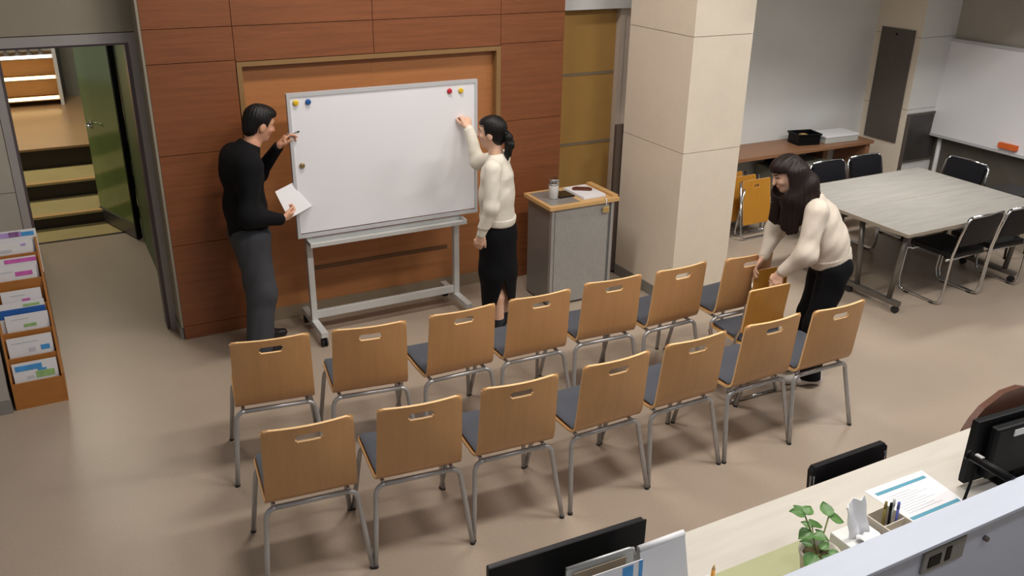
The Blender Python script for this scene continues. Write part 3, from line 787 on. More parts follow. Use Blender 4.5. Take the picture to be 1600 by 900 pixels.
def make_sled(label, loc, rz):
    t = thing('sled_chair', label, 'chair', loc, rz, 'black sled chairs around the meeting tables')
    # local: faces +Y
    b = MB().box(-0.205, 0.205, -0.19, 0.215, 0.405, 0.450, 0.014); b.build('seat', M_BLACKVINYL, t)
    us = [1, 0.9, 0.5, 0, -0.5, -0.9, -1]
    P = []
    for i, v in enumerate((0, 0.06, 0.5, 0.92, 1.0)):
        P.append([(u*0.205*(0.94 if i in (0, 4) and abs(u) == 1 else 1), -0.215-0.055*v-0.018*(1-u*u), 0.53+0.25*v) for u in us])
    MB().sheet(P, 0.030, rim_mi=0).build('backrest', [M_BLACKVINYL], t)
    R = 0.0105
    for s in (-1, 1):
        x = s*0.240
        pts = [(x, 0.16, 0.41), (x, 0.205, 0.38), (x, 0.225, 0.10), (x, 0.205, 0.03), (x, 0.16, 0.012), (x, -0.14, 0.012), (x, -0.185, 0.03), (x, -0.200, 0.10), (x, -0.215, 0.45), (x*0.98, -0.245, 0.62), (x*0.95, -0.272, 0.745), (x*0.80, -0.283, 0.785)]
        fr_ = MB().tube(pts, R, 8).build('side_frame', M_CHROME, t)
        for y in (0.13, -0.12):
            MB().box(x-0.014, x+0.014, y-0.02, y+0.02, 0.0, 0.012).build('glide', M_RUBBER, fr_)
    MB().tube([(0.192, -0.283, 0.785), (0.0, -0.298, 0.790), (-0.192, -0.283, 0.785)], R, 8).build('top_rail', M_CHROME, t)
    MB().cyl((-0.24, 0.16, 0.395), (0.24, 0.16, 0.395), R, 8).build('front_bar', M_CHROME, t)
    MB().cyl((-0.24, -0.17, 0.395), (0.24, -0.17, 0.395), R, 8).build('rear_bar', M_CHROME, t)
    return t
s0 = make_sled('black sled chair tucked under the near table edge, left one', (6.545, 4.45, 0), math.radians(1))
dup(s0, (7.050, 4.44, 0), math.radians(-2), 'black sled chair tucked under the near table edge, at the right frame edge')
dup(s0, (6.59, 5.62, 0), math.radians(180), 'black sled chair behind the tables, next to the woman')
dup(s0, (7.10, 5.63, 0), math.radians(180), 'black sled chair behind the tables, nearest the stone pier')
dup(s0, (7.60, 5.34, 0), math.radians(90), 'black sled chair at the far table end below the hanging whiteboard')
st = thing('stool', 'low black stool beyond the far table end', 'stool', (7.95, 4.86, 0))
MB().box(-0.17, 0.17, -0.17, 0.17, 0.57, 0.62, 0.015).build('seat', M_BLACKVINYL, st)
for sx in (-1, 1):
    for sy in (-1, 1):
        MB().tube([(sx*0.15, sy*0.15, 0.0), (sx*0.12, sy*0.12, 0.57)], 0.011, 8).build('leg', M_BLACKPL, st)

# ------------------------------------------------------------------ brochure rack
rk = thing('brochure_rack', 'stepped oak brochure rack standing beside the doorway', 'rack', (-0.29, 5.77, 0.0))
RW = 0.150; NP = 6; DY = 0.052; DZ = 0.152
side = [(0.0, 0.0), (0.0, 0.20)]
for k_ in range(NP):
    pass
prof = [(0.0, 0.0), (0.34, 0.0), (0.34, 1.03), (0.29, 1.03), (0.012, 0.225), (0.0, 0.20)]
for s in (-1, 1):
    MB().prism(prof, s*RW-(0.012 if s > 0 else 0), s*RW+(0.012 if s < 0 else 0), 'x').build('side_panel', M_RACK, rk)
MB().box(-RW+.012, RW-.012, 0.328, 0.34, 0.0, 1.03).build('back_panel', M_RACK, rk)
for k_ in range(NP):
    y = DY*k_+0.001; z = DZ*k_
    MB().box(-RW+.012, RW-.012, y, y+0.010, z if k_ else 0.0, z+0.182).build('pocket_front', M_RACK, rk)
    MB().box(-RW+.012, RW-.012, y+0.010, y+DY+0.010, z+0.02, z+0.03).build('pocket_floor', M_RACK, rk)
def brochure(k_, dx, w, h, lean_y, zoff, label, prints):
    y = 5.77+DY*k_+0.013+lean_y; z = DZ*k_+0.033+zoff; w *= 1.12; h *= 1.0
    t = thing('brochure', label, 'brochure', (-0.29+dx, y, z), 0, 'brochures in the oak rack')
    def q(x0, x1, z0, z1, m, nm, e):
        l = 0.06
        v = [(x, l*zz-e, zz) for (x, zz) in ((x0, z0), (x1, z0), (x1, z1), (x0, z1))]
        v += [(x, l*zz-e+0.0025, zz) for (x, zz) in ((x0, z0), (x1, z0), (x1, z1), (x0, z1))]
        MB().add(v, [(0, 1, 2, 3), (7, 6, 5, 4), (0, 4, 5, 1), (1, 5, 6, 2), (2, 6, 7, 3), (3, 7, 4, 0)]).build(nm, m, t)
    q(-w/2, w/2, 0, h, M_PAPER, 'cover', 0.0)
    for (x0, x1, z0, z1, m) in prints:
        q(-w/2+w*x0, -w/2+w*x1, h*z0, h*z1, m, 'print', 0.0016)
brochure(0, 0.00, 0.225, 0.275, 0, 0, 'pale blue brochure in the lowest pocket of the oak rack', [(0.06, 0.66, 0.80, 0.93, M_BLUE), (0.5, 0.92, 0.58, 0.74, M_GREENP), (0.3, 0.45, 0.60, 0.66, M_LINE), (0.55, 0.75, 0.75, 0.80, M_BLUE)])
brochure(1, 0.00, 0.225, 0.275, 0, 0, 'white brochure with a small blue sketch in the second pocket', [(0.72, 0.92, 0.62, 0.74, M_BLUE), (0.45, 0.6, 0.62, 0.72, M_LINE), (0.1, 0.7, 0.86, 0.88, M_LINE)])
brochure(2, 0.01, 0.215, 0.255, 0, 0, 'white brochure with a green picture in front of a blue one', [(0.4, 0.7, 0.66, 0.74, M_GREENP), (0.15, 0.55, 0.88, 0.90, M_LINE)])
brochure(2, -0.01, 0.238, 0.330, 0.014, 0, 'tall white brochure with a dark blue band behind the green one', [(0.0, 1.0, 0.70, 0.88, M_NAVY), (0.55, 0.9, 0.90, 0.95, M_GREENP)])
brochure(3, 0.005, 0.200, 0.245, 0, 0, 'small white brochure with faint red marks in the middle pocket', [(0.5, 0.7, 0.70, 0.76, M_PINK), (0.2, 0.6, 0.86, 0.88, M_LINE)])
brochure(4, -0.005, 0.215, 0.235, 0, 0, 'white brochure with a magenta figure in the fifth pocket', [(0.5, 0.9, 0.72, 0.84, M_PINK), (0.1, 0.45, 0.85, 0.88, M_LINE)])
brochure(4, 0.00, 0.225, 0.285, 0.014, 0, 'white brochure with a pink heading behind the magenta one', [(0.3, 1.0, 0.88, 0.97, M_PINK)])
brochure(5, -0.01, 0.240, 0.225, 0, 0, 'white brochure with a car sketch in the top pocket', [(0.3, 0.55, 0.72, 0.80, M_LINE), (0.75, 0.85, 0.86, 0.92, M_LILAC)])
brochure(5, 0.015, 0.250, 0.290, 0.016, 0, 'lilac brochure with a purple banner at the back of the top pocket', [(0.0, 0.7, 0.86, 0.97, M_LILAC), (0.45, 0.65, 0.86, 0.97, M_PINK), (0.7, 0.95, 0.86, 0.95, M_BLUE)])

# ------------------------------------------------------------------ reception desk in the foreground
ZD = 0.73
dk = thing('reception_desk', 'pale ash reception desk in the lower right foreground', 'desk', (0, 0, 0))
MB().box(1.12, 4.6, 1.535, 2.185, ZD-0.03, ZD, 0.003).build('desktop', M_DESK, dk)
for x in (1.16, 2.5, 4.5):
    MB().box(x, x+0.03, 1.56, 2.15, 0.0, ZD-0.03).build('leg_panel', M_DESK, dk)
MB().box(1.19, 4.5, 1.60, 1.62, 0.25, ZD-0.03).build('modesty_panel', M_DESK, dk)
pt = thing('counter_partition', 'white counter partition with a power plate along the desk', 'partition', (0, 0, 0))
MB().box(1.10, 4.6, 1.440, 1.515, 0.0, 1.085).build('panel', M_COUNTER, pt)
MB().box(1.10, 4.6, 1.405, 1.525, 1.085, 1.10, 0.003).build('cap', M_COUNTER, pt)
ob = MB().box(2.345, 2.555, 1.430, 1.440, 0.955, 1.045, 0.003).build('power_plate', M_BASE, pt)
MB().box(2.370, 2.430, 1.427, 1.431, 0.975, 1.02).build('socket', M_BLACKPL, ob)
MB().box(2.455, 2.480, 1.427, 1.431, 0.975, 1.03).build('socket', M_BLACKPL, ob)
MB().cyl((2.675, 1.425, 0.985), (2.675, 1.440, 0.985), 0.010, 12).build('knob', M_PANELGREY, pt)
o = tag(MB().box(1.74, 2.40, 1.55, 1.94, ZD, ZD+0.003).build('desk_mat', M_MAT), 'sage green mat lying on the pale desk', 'desk mat')

# left monitor
mn = thing('monitor', 'black flat monitor at the left end of the desk', 'monitor', (1.32, 2.02, ZD), math.radians(-2))
MB().box(-0.297, 0.297, -0.012, 0.012, 0.06, 0.315, 0.004).build('screen', M_SCREEN, mn)
MB().box(-0.30, 0.30, -0.018, -0.012, 0.055, 0.32).build('bezel', M_BLACKPL, mn)
MB().box(-0.03, 0.03, 0.012, 0.03, 0.0, 0.20).build('stand', M_BLACKPL, mn)
MB().box(-0.11, 0.11, -0.07, 0.09, 0.0, 0.012, 0.004).build('base', M_BLACKPL, mn)

# brochure holder and calendar
hl = thing('brochure_holder', 'grey acrylic brochure holder on the desk before the monitor', 'holder', (1.38, 1.86, ZD), math.radians(-2))
MB().box(-0.13, 0.13, -0.03, 0.06, 0.0, 0.012).build('base', M_CLEAR, hl)
MB().box(-0.13, 0.13, 0.052, 0.060, 0.012, 0.30).build('back', M_CLEAR, hl)
rr = MB().tube([(-0.13, 0.056, 0.302), (0.11, 0.056, 0.302), (0.128, 0.056, 0.295), (0.132, 0.056, 0.27)], 0.006, 6).build('rim', M_STEEL, hl)
def upright_card(name, label, cat, loc, rz, w, h, tilt, prints, m=M_PAPER):
    t = thing(name, label, cat, loc, rz, 'leaflets in the acrylic holder')
    c = MB().obox((0, tilt*h/2, h/2), (1, 0, 0), (0, 1, -tilt), (0, tilt, 1), w/2, 0.0015, h/2*math.sqrt(1+tilt*tilt)).build('cover', m, t)
    for (x0, x1, z0, z1, mm) in prints:
        zc = h*(z0+z1)/2
        MB().obox((w*((x0+x1)/2-.5), tilt*zc-0.0022, zc), (1, 0, 0), (0, 1, -tilt), (0, tilt, 1), w*(x1-x0)/2, 0.0008, h*(z1-z0)/2).build('print', mm, t)
    return t
upright_card('leaflet', 'tan leaflet at the back of the acrylic holder', 'leaflet', (1.37, 1.895, ZD+0.013), math.radians(-2), 0.20, 0.275, 0.02, [], M_KICK)
upright_card('leaflet', 'white leaflet with blue flowers in the acrylic holder', 'leaflet', (1.412, 1.860, ZD+0.013), math.radians(-2), 0.205, 0.272, 0.03, [(0.62, 0.82, 0.80, 0.97, M_BLUE), (0.93, 1.0, 0.0, 1.0, M_BLUE), (0.3, 0.5, 0.72, 0.78, M_LILAC), (0.1, 0.45, 0.84, 0.88, M_LINE)])
cal = thing('desk_calendar', 'white tent shaped desk calendar standing on the desk', 'calendar', (1.625, 1.905, ZD), math.radians(0))
def slab(p0, p1, x0, x1, th, nm, m):
    d_ = Vector((0, p1[0]-p0[0], p1[1]-p0[1])); n_ = d_.cross(Vector((1, 0, 0))).normalized()
    c_ = Vector(((x0+x1)/2, (p0[0]+p1[0])/2, (p0[1]+p1[1])/2))
    return MB().obox(c_, (1, 0, 0), n_, d_, (x1-x0)/2, th/2, d_.length/2).build(nm, m, cal)
slab((-0.075, 0.0), (0.0, 0.285), -0.095, 0.095, 0.003, 'front_page', M_PAPER)
slab((0.075, 0.0), (0.012, 0.285), -0.095, 0.095, 0.003, 'rear_page', M_PAPER)
MB().tube([(-0.095, 0.006, 0.285), (0.095, 0.006, 0.285)], 0.012, 10).build('spine', M_PAPER, cal)
slab((-0.040, 0.115), (-0.028, 0.16), 0.055, 0.066, 0.006, 'print', M_NAVY)
slab((-0.046, 0.10), (-0.036, 0.14), -0.06, -0.048, 0.006, 'print', M_BLUE)
pc = thing('pencil', 'orange pencil standing in a small desk cup', 'pencil', (1.800, 1.83, ZD+0.015))
MB().tube([(0, 0, 0), (0.012, 0.010, 0.130)], 0.007, 6).build('shaft', M_PENCIL, pc)
MB().tube([(0.012, 0.010, 0.130), (0.0135, 0.011, 0.150)], [0.007, 0.002], 6).build('tip', M_PLYEDGE, pc)
t = thing('pencil_cup', 'small white cup holding an orange pencil', 'cup', (1.805, 1.835, ZD+0.003))
MB().lathe([(0.028, 0.0), (0.031, 0.006), (0.033, 0.095), (0.028, 0.095), (0.026, 0.012), (0.004, 0.010)], n=18).build('body', M_WHITE, t)
MB().lathe([(0.0335, 0.085), (0.034, 0.092)], n=18).build('rim', M_BASE, t)

# potted plant
pp = thing('potted_plant', 'small leafy plant in a pale pot on the desk', 'plant', (2.250, 1.765, ZD+0.003))
MB().lathe([(0.050, 0.0), (0.055, 0.004), (0.072, 0.098), (0.076, 0.102), (0.076, 0.112), (0.067, 0.112), (0.064, 0.090)], n=22).build('pot', M_POT, pp)
MB().lathe([(0.064, 0.088), (0.05, 0.096), (0.02, 0.100), (0.004, 0.101)], n=18).build('soil', M_SOIL, pp)
def leaf(base, d, size, nrm):
    base = Vector(base); d = Vector(d).normalized(); n_ = Vector(nrm); s_ = d.cross(n_).normalized(); n_ = s_.cross(d)
    prof_ = [(0.0, 0.04), (0.15, 0.30), (0.38, 0.42), (0.62, 0.36), (0.84, 0.18), (1.0, 0.01)]
    rows = []
    for (tt, w) in prof_:
        cup = -0.22*tt*tt
        rows.append([base+d*size*tt+s_*size*w*q_+n_*size*(cup+0.10*abs(q_)) for q_ in (-1, -0.5, 0, 0.5, 1)])
    return MB().sheet([[tuple(p) for p in r] for r in rows], 0.0012, rim_mi=0).build('leaf', M_LEAF, pp)
def stem(pts, r=0.003):
    MB().tube(pts, r, 6).build('stem', M_STEM, pp)
lf = lambda X, Y, Z: Vector((X, Y, Z))
mainA = [(-0.01, 0, 0.135), (-0.03, 0.02, 0.22), (-0.055, 0.05, 0.30)]
mainB = [(0.01, 0.0, 0.135), (0.04, 0.03, 0.20), (0.075, 0.05, 0.245)]
for ch in (mainA, mainB, [(0.0, -0.01, 0.135), (-0.05, -0.02, 0.17)], [(0.0, 0.02, 0.135), (0.01, 0.06, 0.215)]):
    stem([(a_, b_, c_-0.042) for (a_, b_, c_) in ch])
for (bp, d_, sz) in (((-0.055, 0.05, 0.30), (-0.7, 0.35, 0.35), 0.075), ((-0.055, 0.05, 0.30), (-0.2, 0.9, 0.4), 0.065), ((-0.055, 0.05, 0.30), (0.75, 0.3, 0.2), 0.070),
                     ((-0.035, 0.025, 0.235), (-0.9, -0.1, 0.1), 0.085), ((-0.03, 0.02, 0.22), (0.3, -0.7, 0.2), 0.075), ((0.01, 0.06, 0.215), (0.7, 0.3, -0.1), 0.085),
                     ((0.075, 0.05, 0.245), (0.35, 0.75, 0.45), 0.085), ((0.075, 0.05, 0.245), (0.8, -0.5, -0.2), 0.080), ((-0.05, -0.02, 0.17), (-0.8, -0.35, -0.05), 0.095),
                     ((-0.02, -0.03, 0.16), (0.1, -0.9, 0.1), 0.065), ((0.03, 0.02, 0.19), (-0.2, 0.5, 0.4), 0.050), ((0.01, 0.06, 0.215), (-0.5, 0.7, 0.3), 0.055), ((0.0, 0.0, 0.16), (0.8, 0.1, 0.3), 0.06), ((0.02, -0.02, 0.15), (0.6, -0.6, 0.2), 0.06), ((-0.02, 0.02, 0.17), (-0.6, 0.6, 0.3), 0.06)):
    leaf((bp[0], bp[1], bp[2]-0.042), d_, sz*0.78, (0, -0.25, 1))

# tissue box, pen box, document
tx = thing('tissue_box', 'white tissue box with a pulled tissue on the desk', 'tissue box', (2.500, 1.800, ZD))
MB().box(-0.085, 0.085, -0.075, 0.065, 0.0, 0.070, 0.006).build('box', M_WHITE, tx)
P = []
for i, v in enumerate(np.linspace(0, 1, 8)):
    P.append([(0.050*u*(1-0.12*math.sin(3*v))-0.025*v+0.004*math.sin(9*v), 0.035*v+0.009*math.sin(4*u+2*v)+0.004*math.sin(9*u-6*v), 0.07+0.145*v+0.006*math.cos(5*u)+0.010*v*u) for u in np.linspace(1, -1, 9)])
MB().sheet(P, 0.004, rim_mi=0).build('tissue', [M_TISSUE], tx)
P = [[(0.045*u+0.005, -0.015-0.055*v+0.006*math.sin(7*u), 0.085+0.02*math.sin(2.6*v)-0.01*v+0.004*math.cos(9*u)) for u in np.linspace(1, -1, 9)] for v in np.linspace(0, 1, 6)]
MB().sheet(P, 0.004, rim_mi=0).build('tissue_fold', [M_TISSUE], tx)
MB().box(0.0, 0.075, -0.070, -0.030, 0.070, 0.078).build('slot', M_SOIL, tx)
pb = thing('pen_box', 'open beige organiser box with pens on the desk', 'organiser', (2.672, 1.785, ZD), math.radians(2))
b = MB()
b.box(-0.065, 0.065, -0.085, 0.085, 0.0, 0.006); b.box(-0.065, 0.065, -0.085, -0.080, 0.006, 0.085); b.box(-0.065, 0.065, 0.080, 0.085, 0.006, 0.085)
b.box(-0.065, -0.060, -0.080, 0.080, 0.006, 0.085); b.box(0.060, 0.065, -0.080, 0.080, 0.006, 0.085)
b.build('box', M_POT, pb)
MB().box(-0.06, 0.06, -0.002, 0.002, 0.006, 0.080).build('divider', M_POT, pb)
for (x, y, dx, m, lab) in ((2.74, 1.85, 0.012, M_PENGOLD, 'olive pen standing in the organiser box'), (2.758, 1.835, 0.006, M_BLACKPL, 'black pen standing in the organiser box'),
                           (2.775, 1.845, 0.016, M_CLEAR, 'clear pen standing in the organiser box'), (2.785, 1.825, 0.010, M_PENBLUE, 'blue pen standing in the organiser box')):
    t = thing('pen', lab, 'pen', (x-0.085, y-0.03, ZD+0.008), 0, 'pens in the organiser box')
    MB().tube([(0, 0, 0), (dx, 0.012, 0.11)], 0.0055, 8).build('barrel', m, t)
    MB().tube([(dx, 0.012, 0.11), (dx*1.25, 0.015, 0.138)], [0.0065, 0.005], 8).build('cap', m, t)
dc_ = thing('document', 'white printed sheet with two teal bars on the desk', 'document', (0, 0, ZD+0.0005))
def sheetq(q, z, nm, m, par):
    MB().add([(x, y, z) for x, y in q]+[(x, y, z+0.0006) for x, y in q], [(3, 2, 1, 0), (4, 5, 6, 7), (0, 1, 5, 4), (1, 2, 6, 5), (2, 3, 7, 6), (3, 0, 4, 7)]).build(nm, m, par)
Q0, Q1, Q2, Q3 = Vector((2.824, 2.054)), Vector((2.834, 1.80)), Vector((3.150, 1.80)), Vector((3.176, 2.049))
def dq(u, v):
    return tuple((Q0*(1-u)+Q3*u)*(1-v)+(Q1*(1-u)+Q2*u)*v)
sheetq([dq(0, 0), dq(0, 1), dq(1, 1), dq(1, 0)], 0.0, 'sheet', M_PAPER, dc_)
sheetq([dq(.07, .13), dq(.07, .20), dq(.93, .20), dq(.93, .13)], 0.0008, 'header_bar', M_TEAL, dc_)
sheetq([dq(.05, .84), dq(.05, .91), dq(.95, .91), dq(.95, .84)], 0.0008, 'footer_bar', M_TEAL, dc_)
for i in range(9):
    v = 0.30+0.056*i
    sheetq([dq(.12, v), dq(.12, v+.012), dq(.55+0.3*((i*7) % 3)/3, v+.012), dq(.55+0.3*((i*7) % 3)/3, v)], 0.0008, 'text_line', M_LINE, dc_)

# right monitor seen from the back, and the black lamp arm before it
mr = thing('monitor', 'black monitor seen from behind at the right frame edge', 'monitor', (3.50, 1.87, ZD-0.0), math.radians(-4))
MB().box(-0.29, 0.30, -0.02, 0.012, 0.03, 0.335, 0.006).build('housing', M_BLACKPL, mr)
MB().box(-0.22, 0.22, -0.065, -0.02, 0.06, 0.305, 0.012).build('back_cover', M_BLACKPL, mr)
MB().box(-0.28, 0.29, 0.012, 0.018, 0.04, 0.325).build('screen', M_SCREEN, mr)
MB().box(-0.12, 0.02, -0.069, -0.065, 0.255, 0.285).build('label_plate', M_WHITE, mr)
MB().box(-0.03, 0.07, -0.05, 0.0, 0.0, 0.16).build('stand', M_BLACKPL, mr)
MB().box(-0.12, 0.16, -0.10, 0.08, 0.0, 0.014, 0.004).build('base', M_BLACKPL, mr)
la = thing('desk_lamp', 'black desk lamp with a slim tube head above the counter edge', 'lamp', (2.915, 1.68, ZD))
MB().lathe([(0.06, 0.0), (0.062, 0.004), (0.06, 0.015), (0.02, 0.02)], n=20).build('base', M_BLACKPL, la)
MB().tube([(0.0, 0.0, 0.015), (-0.01, 0.0, 0.12), (0.0, -0.005, 0.25), (0.0, -0.01, 0.35)], 0.006, 8).build('arm', M_BLACKPL, la)
MB().tube([(0.0, 0.030, 0.365), (-0.002, -0.155, 0.365)], 0.0165, 14).build('head', M_BLACKPL, la)
MB().tube([(0.0, 0.034, 0.365), (0.0, 0.020, 0.365)], 0.019, 14).build('end_cap', M_BLACKPL, la)
MB().box(-0.008, 0.008, -0.03, 0.0, 0.381, 0.386).build('switch', M_STEEL, la)

# chairs beyond the desk
oc = thing('office_chair', 'black padded chair pushed to the far side of the desk', 'chair', (2.78, 2.44, 0))
MB().box(-0.235, 0.235, -0.20, 0.22, 0.41, 0.46, 0.018).build('seat', M_BLACKVINYL, oc)
us = [1, 0.93, 0.5, 0, -0.5, -0.93, -1]
P = [[(u*0.235*(0.93 if i == 4 and abs(u) == 1 else 1), -0.215-0.03*v, 0.47+0.27*v) for u in us] for i, v in enumerate((0, 0.1, 0.5, 0.93, 1.0))]
MB().sheet(P, 0.030, rim_mi=0).build('backrest', [M_BLACKVINYL], oc)
oc.rotation_euler = (0, 0, math.pi)
oc.location = (2.975, 2.035, 0)
for s in (-1, 1):
    MB().tube([(s*0.225, -0.22, 0.0), (s*0.225, -0.215, 0.45), (s*0.225, -0.235, 0.70)], 0.012, 8).build('rear_leg', M_CHROME, oc)
    MB().tube([(s*0.225, 0.20, 0.0), (s*0.225, 0.19, 0.42)], 0.012, 8).build('front_leg', M_CHROME, oc)
bc = thing('round_back_chair', 'brown chair with a rounded back beyond the right monitor', 'chair', (4.10, 2.10, 0), math.radians(180))
MB().box(-0.22, 0.22, -0.15, 0.25, 0.41, 0.46, 0.018).build('seat', M_BROWNCH, bc)
P = []
for v in np.linspace(0, 1, 7):
    half = 0.37*math.sqrt(max(0.02, 1-(v*0.985)**2))
    P.append([(u*half, -0.15-0.03*v, 0.50+0.29*v) for u in np.linspace(1, -1, 9)])
MB().sheet(P, 0.035, rim_mi=0).build('backrest', [M_BROWNCH], bc)
for sx in (-1, 1):
    for sy in (-0.12, 0.22):
        MB().tube([(sx*0.20, sy, 0.0), (sx*0.19, sy*0.9, 0.42)], 0.014, 8).build('leg', M_BLACKPL, bc)


# ------------------------------------------------------------------ people: smooth implicit figures turned into meshes
class SDF:
    def __init__(self, k=0.02):
        self.p = []; self.k = k; self.post = []
    def cone(self, a, b, ra, rb, n=None, fl=1.0, k=None):
        a = np.array(a, float); b = np.array(b, float)
        self.p.append(('c', a, b, ra, rb, None if n is None else np.array(n, float), fl, self.k if k is None else k,
                       (a+b)/2, np.linalg.norm(a-b)/2+max(ra, rb)*max(1, fl)))
        return self
    def chain(self, pts, rs, n=None, fl=1.0, k=None):
        for i in range(len(pts)-1):
            self.cone(pts[i], pts[i+1], rs[i], rs[i+1], n, fl, k)
        return self
    def ell(self, c, ax, r, k=None):
        self.p.append(('e', np.array(c, float), np.array(ax, float), np.array(r, float), None, None, None, self.k if k is None else k, np.array(c, float), max(r)))
        return self
    @staticmethod
    def prim(q, X):
        if q[0] == 'c':
            _, a, b, ra, rb, n, fl = q[:7]
            ab = b-a; L = ab@ab+1e-12
            t = np.clip(((X-a)@ab)/L, 0, 1)
            w = X-a-t[:, None]*ab
            d2 = np.einsum('ij,ij->i', w, w)
            if n is not None:
                wn = w@n
                d2 = d2-wn*wn*(1-1/(fl*fl))
            return np.sqrt(np.maximum(d2, 0))-(ra+(rb-ra)*t)
        c, ax, r = q[1], q[2], q[3]
        Y = (X-c)@ax.T
        k0 = np.linalg.norm(Y/r, axis=1); k1 = np.linalg.norm(Y/(r*r), axis=1)+1e-9
        return k0*(k0-1)/k1
    def ev(self, X, idx=None):
        d = None
        for i in (range(len(self.p)) if idx is None else idx):
            e = self.prim(self.p[i], X); k = self.p[i][7]
            if d is None: d = e
            else:
                h = np.maximum(k-np.abs(d-e), 0)/k
                d = np.minimum(d, e)-h*h*k*0.25
        if d is None: d = np.full(len(X), 1.0)
        for f in self.post:
            d = f(X, d)
        return d
    def mesh(self, res):
        lo = np.min([q[8]-q[9] for q in self.p], 0)-3*res
        hi = np.max([q[8]+q[9] for q in self.p], 0)+3*res
        Bk = 12
        nb = np.ceil((hi-lo)/res/Bk).astype(int)
        n = nb*Bk
        V = np.empty(n, np.float32)
        gi = np.stack(np.meshgrid(*[np.arange(m) for m in nb], indexing='ij'), -1).reshape(-1, 3)
        C = lo+(gi*Bk+(Bk-1)/2)*res
        dc = self.ev(C)
        hd = Bk*res*0.5*1.7321
        D = np.stack([self.prim(q, C) for q in self.p], 1)
        loc = np.stack(np.meshgrid(*[np.arange(Bk)]*3, indexing='ij'), -1).reshape(-1, 3)*res
        for g, c, d, row in zip(gi, C, dc, D):
            s = tuple(slice(a*Bk, a*Bk+Bk) for a in g)
            if abs(d) > hd*1.35+0.012:
                V[s] = math.copysign(1, d); continue
            idx = np.nonzero(row < row.min()+2.4*hd+0.05)[0]
            V[s] = self.ev(lo+g*Bk*res+loc, idx).reshape(Bk, Bk, Bk)
        # naive surface nets
        ins = V < 0
        cnt = sum(ins[a:n[0]-1+a, b:n[1]-1+b, c:n[2]-1+c].astype(np.int8) for a in (0, 1) for b in (0, 1) for c in (0, 1))
        act = np.argwhere((cnt > 0) & (cnt < 8))
        ID = np.full(n, -1, np.int32)
        ID[act[:, 0], act[:, 1], act[:, 2]] = np.arange(len(act))
        acc = np.zeros((len(act), 3)); num = np.zeros(len(act))
        cor = [(a, b, c) for a in (0, 1) for b in (0, 1) for c in (0, 1)]
        for p in cor:
            for ax in range(3):
                if p[ax]: continue
                q = list(p); q[ax] = 1
                v0 = V[act[:, 0]+p[0], act[:, 1]+p[1], act[:, 2]+p[2]]; v1 = V[act[:, 0]+q[0], act[:, 1]+q[1], act[:, 2]+q[2]]
                m = (v0 < 0) != (v1 < 0)
                t = v0[m]/(v0[m]-v1[m])
                pt = np.tile(np.array(p, float), (m.sum(), 1)); pt[:, ax] += t
                acc[m] += pt; num[m] += 1
        verts = lo+(act+acc/num[:, None])*res
        faces = []
        for ax in range(3):
            o1, o2 = [(1, 2), (2, 0), (0, 1)][ax]
            s0 = [slice(0, None)]*3; s1 = [slice(0, None)]*3
            s0[ax] = slice(0, n[ax]-1); s1[ax] = slice(1, n[ax])
            a = ins[tuple(s0)]; b = ins[tuple(s1)]
            E_ = np.argwhere(a != b)
            E_ = E_[(E_[:, o1] > 0) & (E_[:, o2] > 0)]
            sg = a[E_[:, 0], E_[:, 1], E_[:, 2]]
            def cid(d1, d2):
                Q = E_.copy(); Q[:, o1] -= d1; Q[:, o2] -= d2
                return ID[Q[:, 0], Q[:, 1], Q[:, 2]]
            q = np.stack([cid(1, 1), cid(0, 1), cid(0, 0), cid(1, 0)], 1)
            q[~sg] = q[~sg][:, ::-1]
            faces.append(q)
        F = np.concatenate(faces)
        F = F[(F >= 0).all(1)]
        return verts, F

def smesh(name, sdf, res, mats, parent, matfn=None):
    v, F = sdf.mesh(res)
    me = bpy.data.meshes.new(name)
    me.vertices.add(len(v)); me.vertices.foreach_set('co', v.astype(np.float32).ravel())
    me.loops.add(F.size); me.loops.foreach_set('vertex_index', F.astype(np.int32).ravel())
    me.polygons.add(len(F)); me.polygons.foreach_set('loop_start', np.arange(0, F.size, 4, dtype=np.int32))
    me.polygons.foreach_set('use_smooth', np.ones(len(F), bool))
    for m in (mats if isinstance(mats, list) else [mats]): me.materials.append(m)
    if matfn is not None:
        me.polygons.foreach_set('material_index', matfn(v[F].mean(1)).astype(np.int32))
    me.update(calc_edges=True); me.validate()
    o = bpy.data.objects.new(name, me); COL.objects.link(o); o.parent = parent
    return o

UZ = np.array([0, 0, 1.0])
def unit(v):
    v = np.array(v, float); return v/np.linalg.norm(v)
def rot(v, axis, ang):
    axis = unit(axis); v = np.array(v, float)
    return v*math.cos(ang)+np.cross(axis, v)*math.sin(ang)+axis*(axis@v)*(1-math.cos(ang))

def head_prims(S, C, f, u, sc=1.0):
    l = np.cross(u, f); AX = np.array([l, f, u])
    H = lambda a, b, c: C+(l*a+f*b+u*c)*sc
    S.ell(H(0, -.010, .030), AX, np.array((.073, .094, .088))*sc, 0.02)
    S.ell(H(0, .026, -.030), AX, np.array((.058, .060, .080))*sc, 0.03)
    S.ell(H(0, .050, -.086), AX, np.array((.030, .030, .024))*sc, 0.03)
    S.ell(H(0, .062, .036), AX, np.array((.050, .024, .020))*sc, 0.02)
    for s in (-1, 1):
        S.ell(H(s*.036, .062, -.020), AX, np.array((.020, .020, .018))*sc, 0.02)
        S.ell(H(s*.073, -.008, -.010), AX, np.array((.010, .021, .032))*sc, 0.006)
    S.cone(H(0, .086, .018), H(0, .104, -.024), .008*sc, .012*sc, k=0.012)
    S.ell(H(0, .084, -.050), AX, np.array((.022, .010, .006))*sc, 0.005)
    S.ell(H(0, .083, -.062), AX, np.array((.019, .010, .007))*sc, 0.005)
    return H, AX
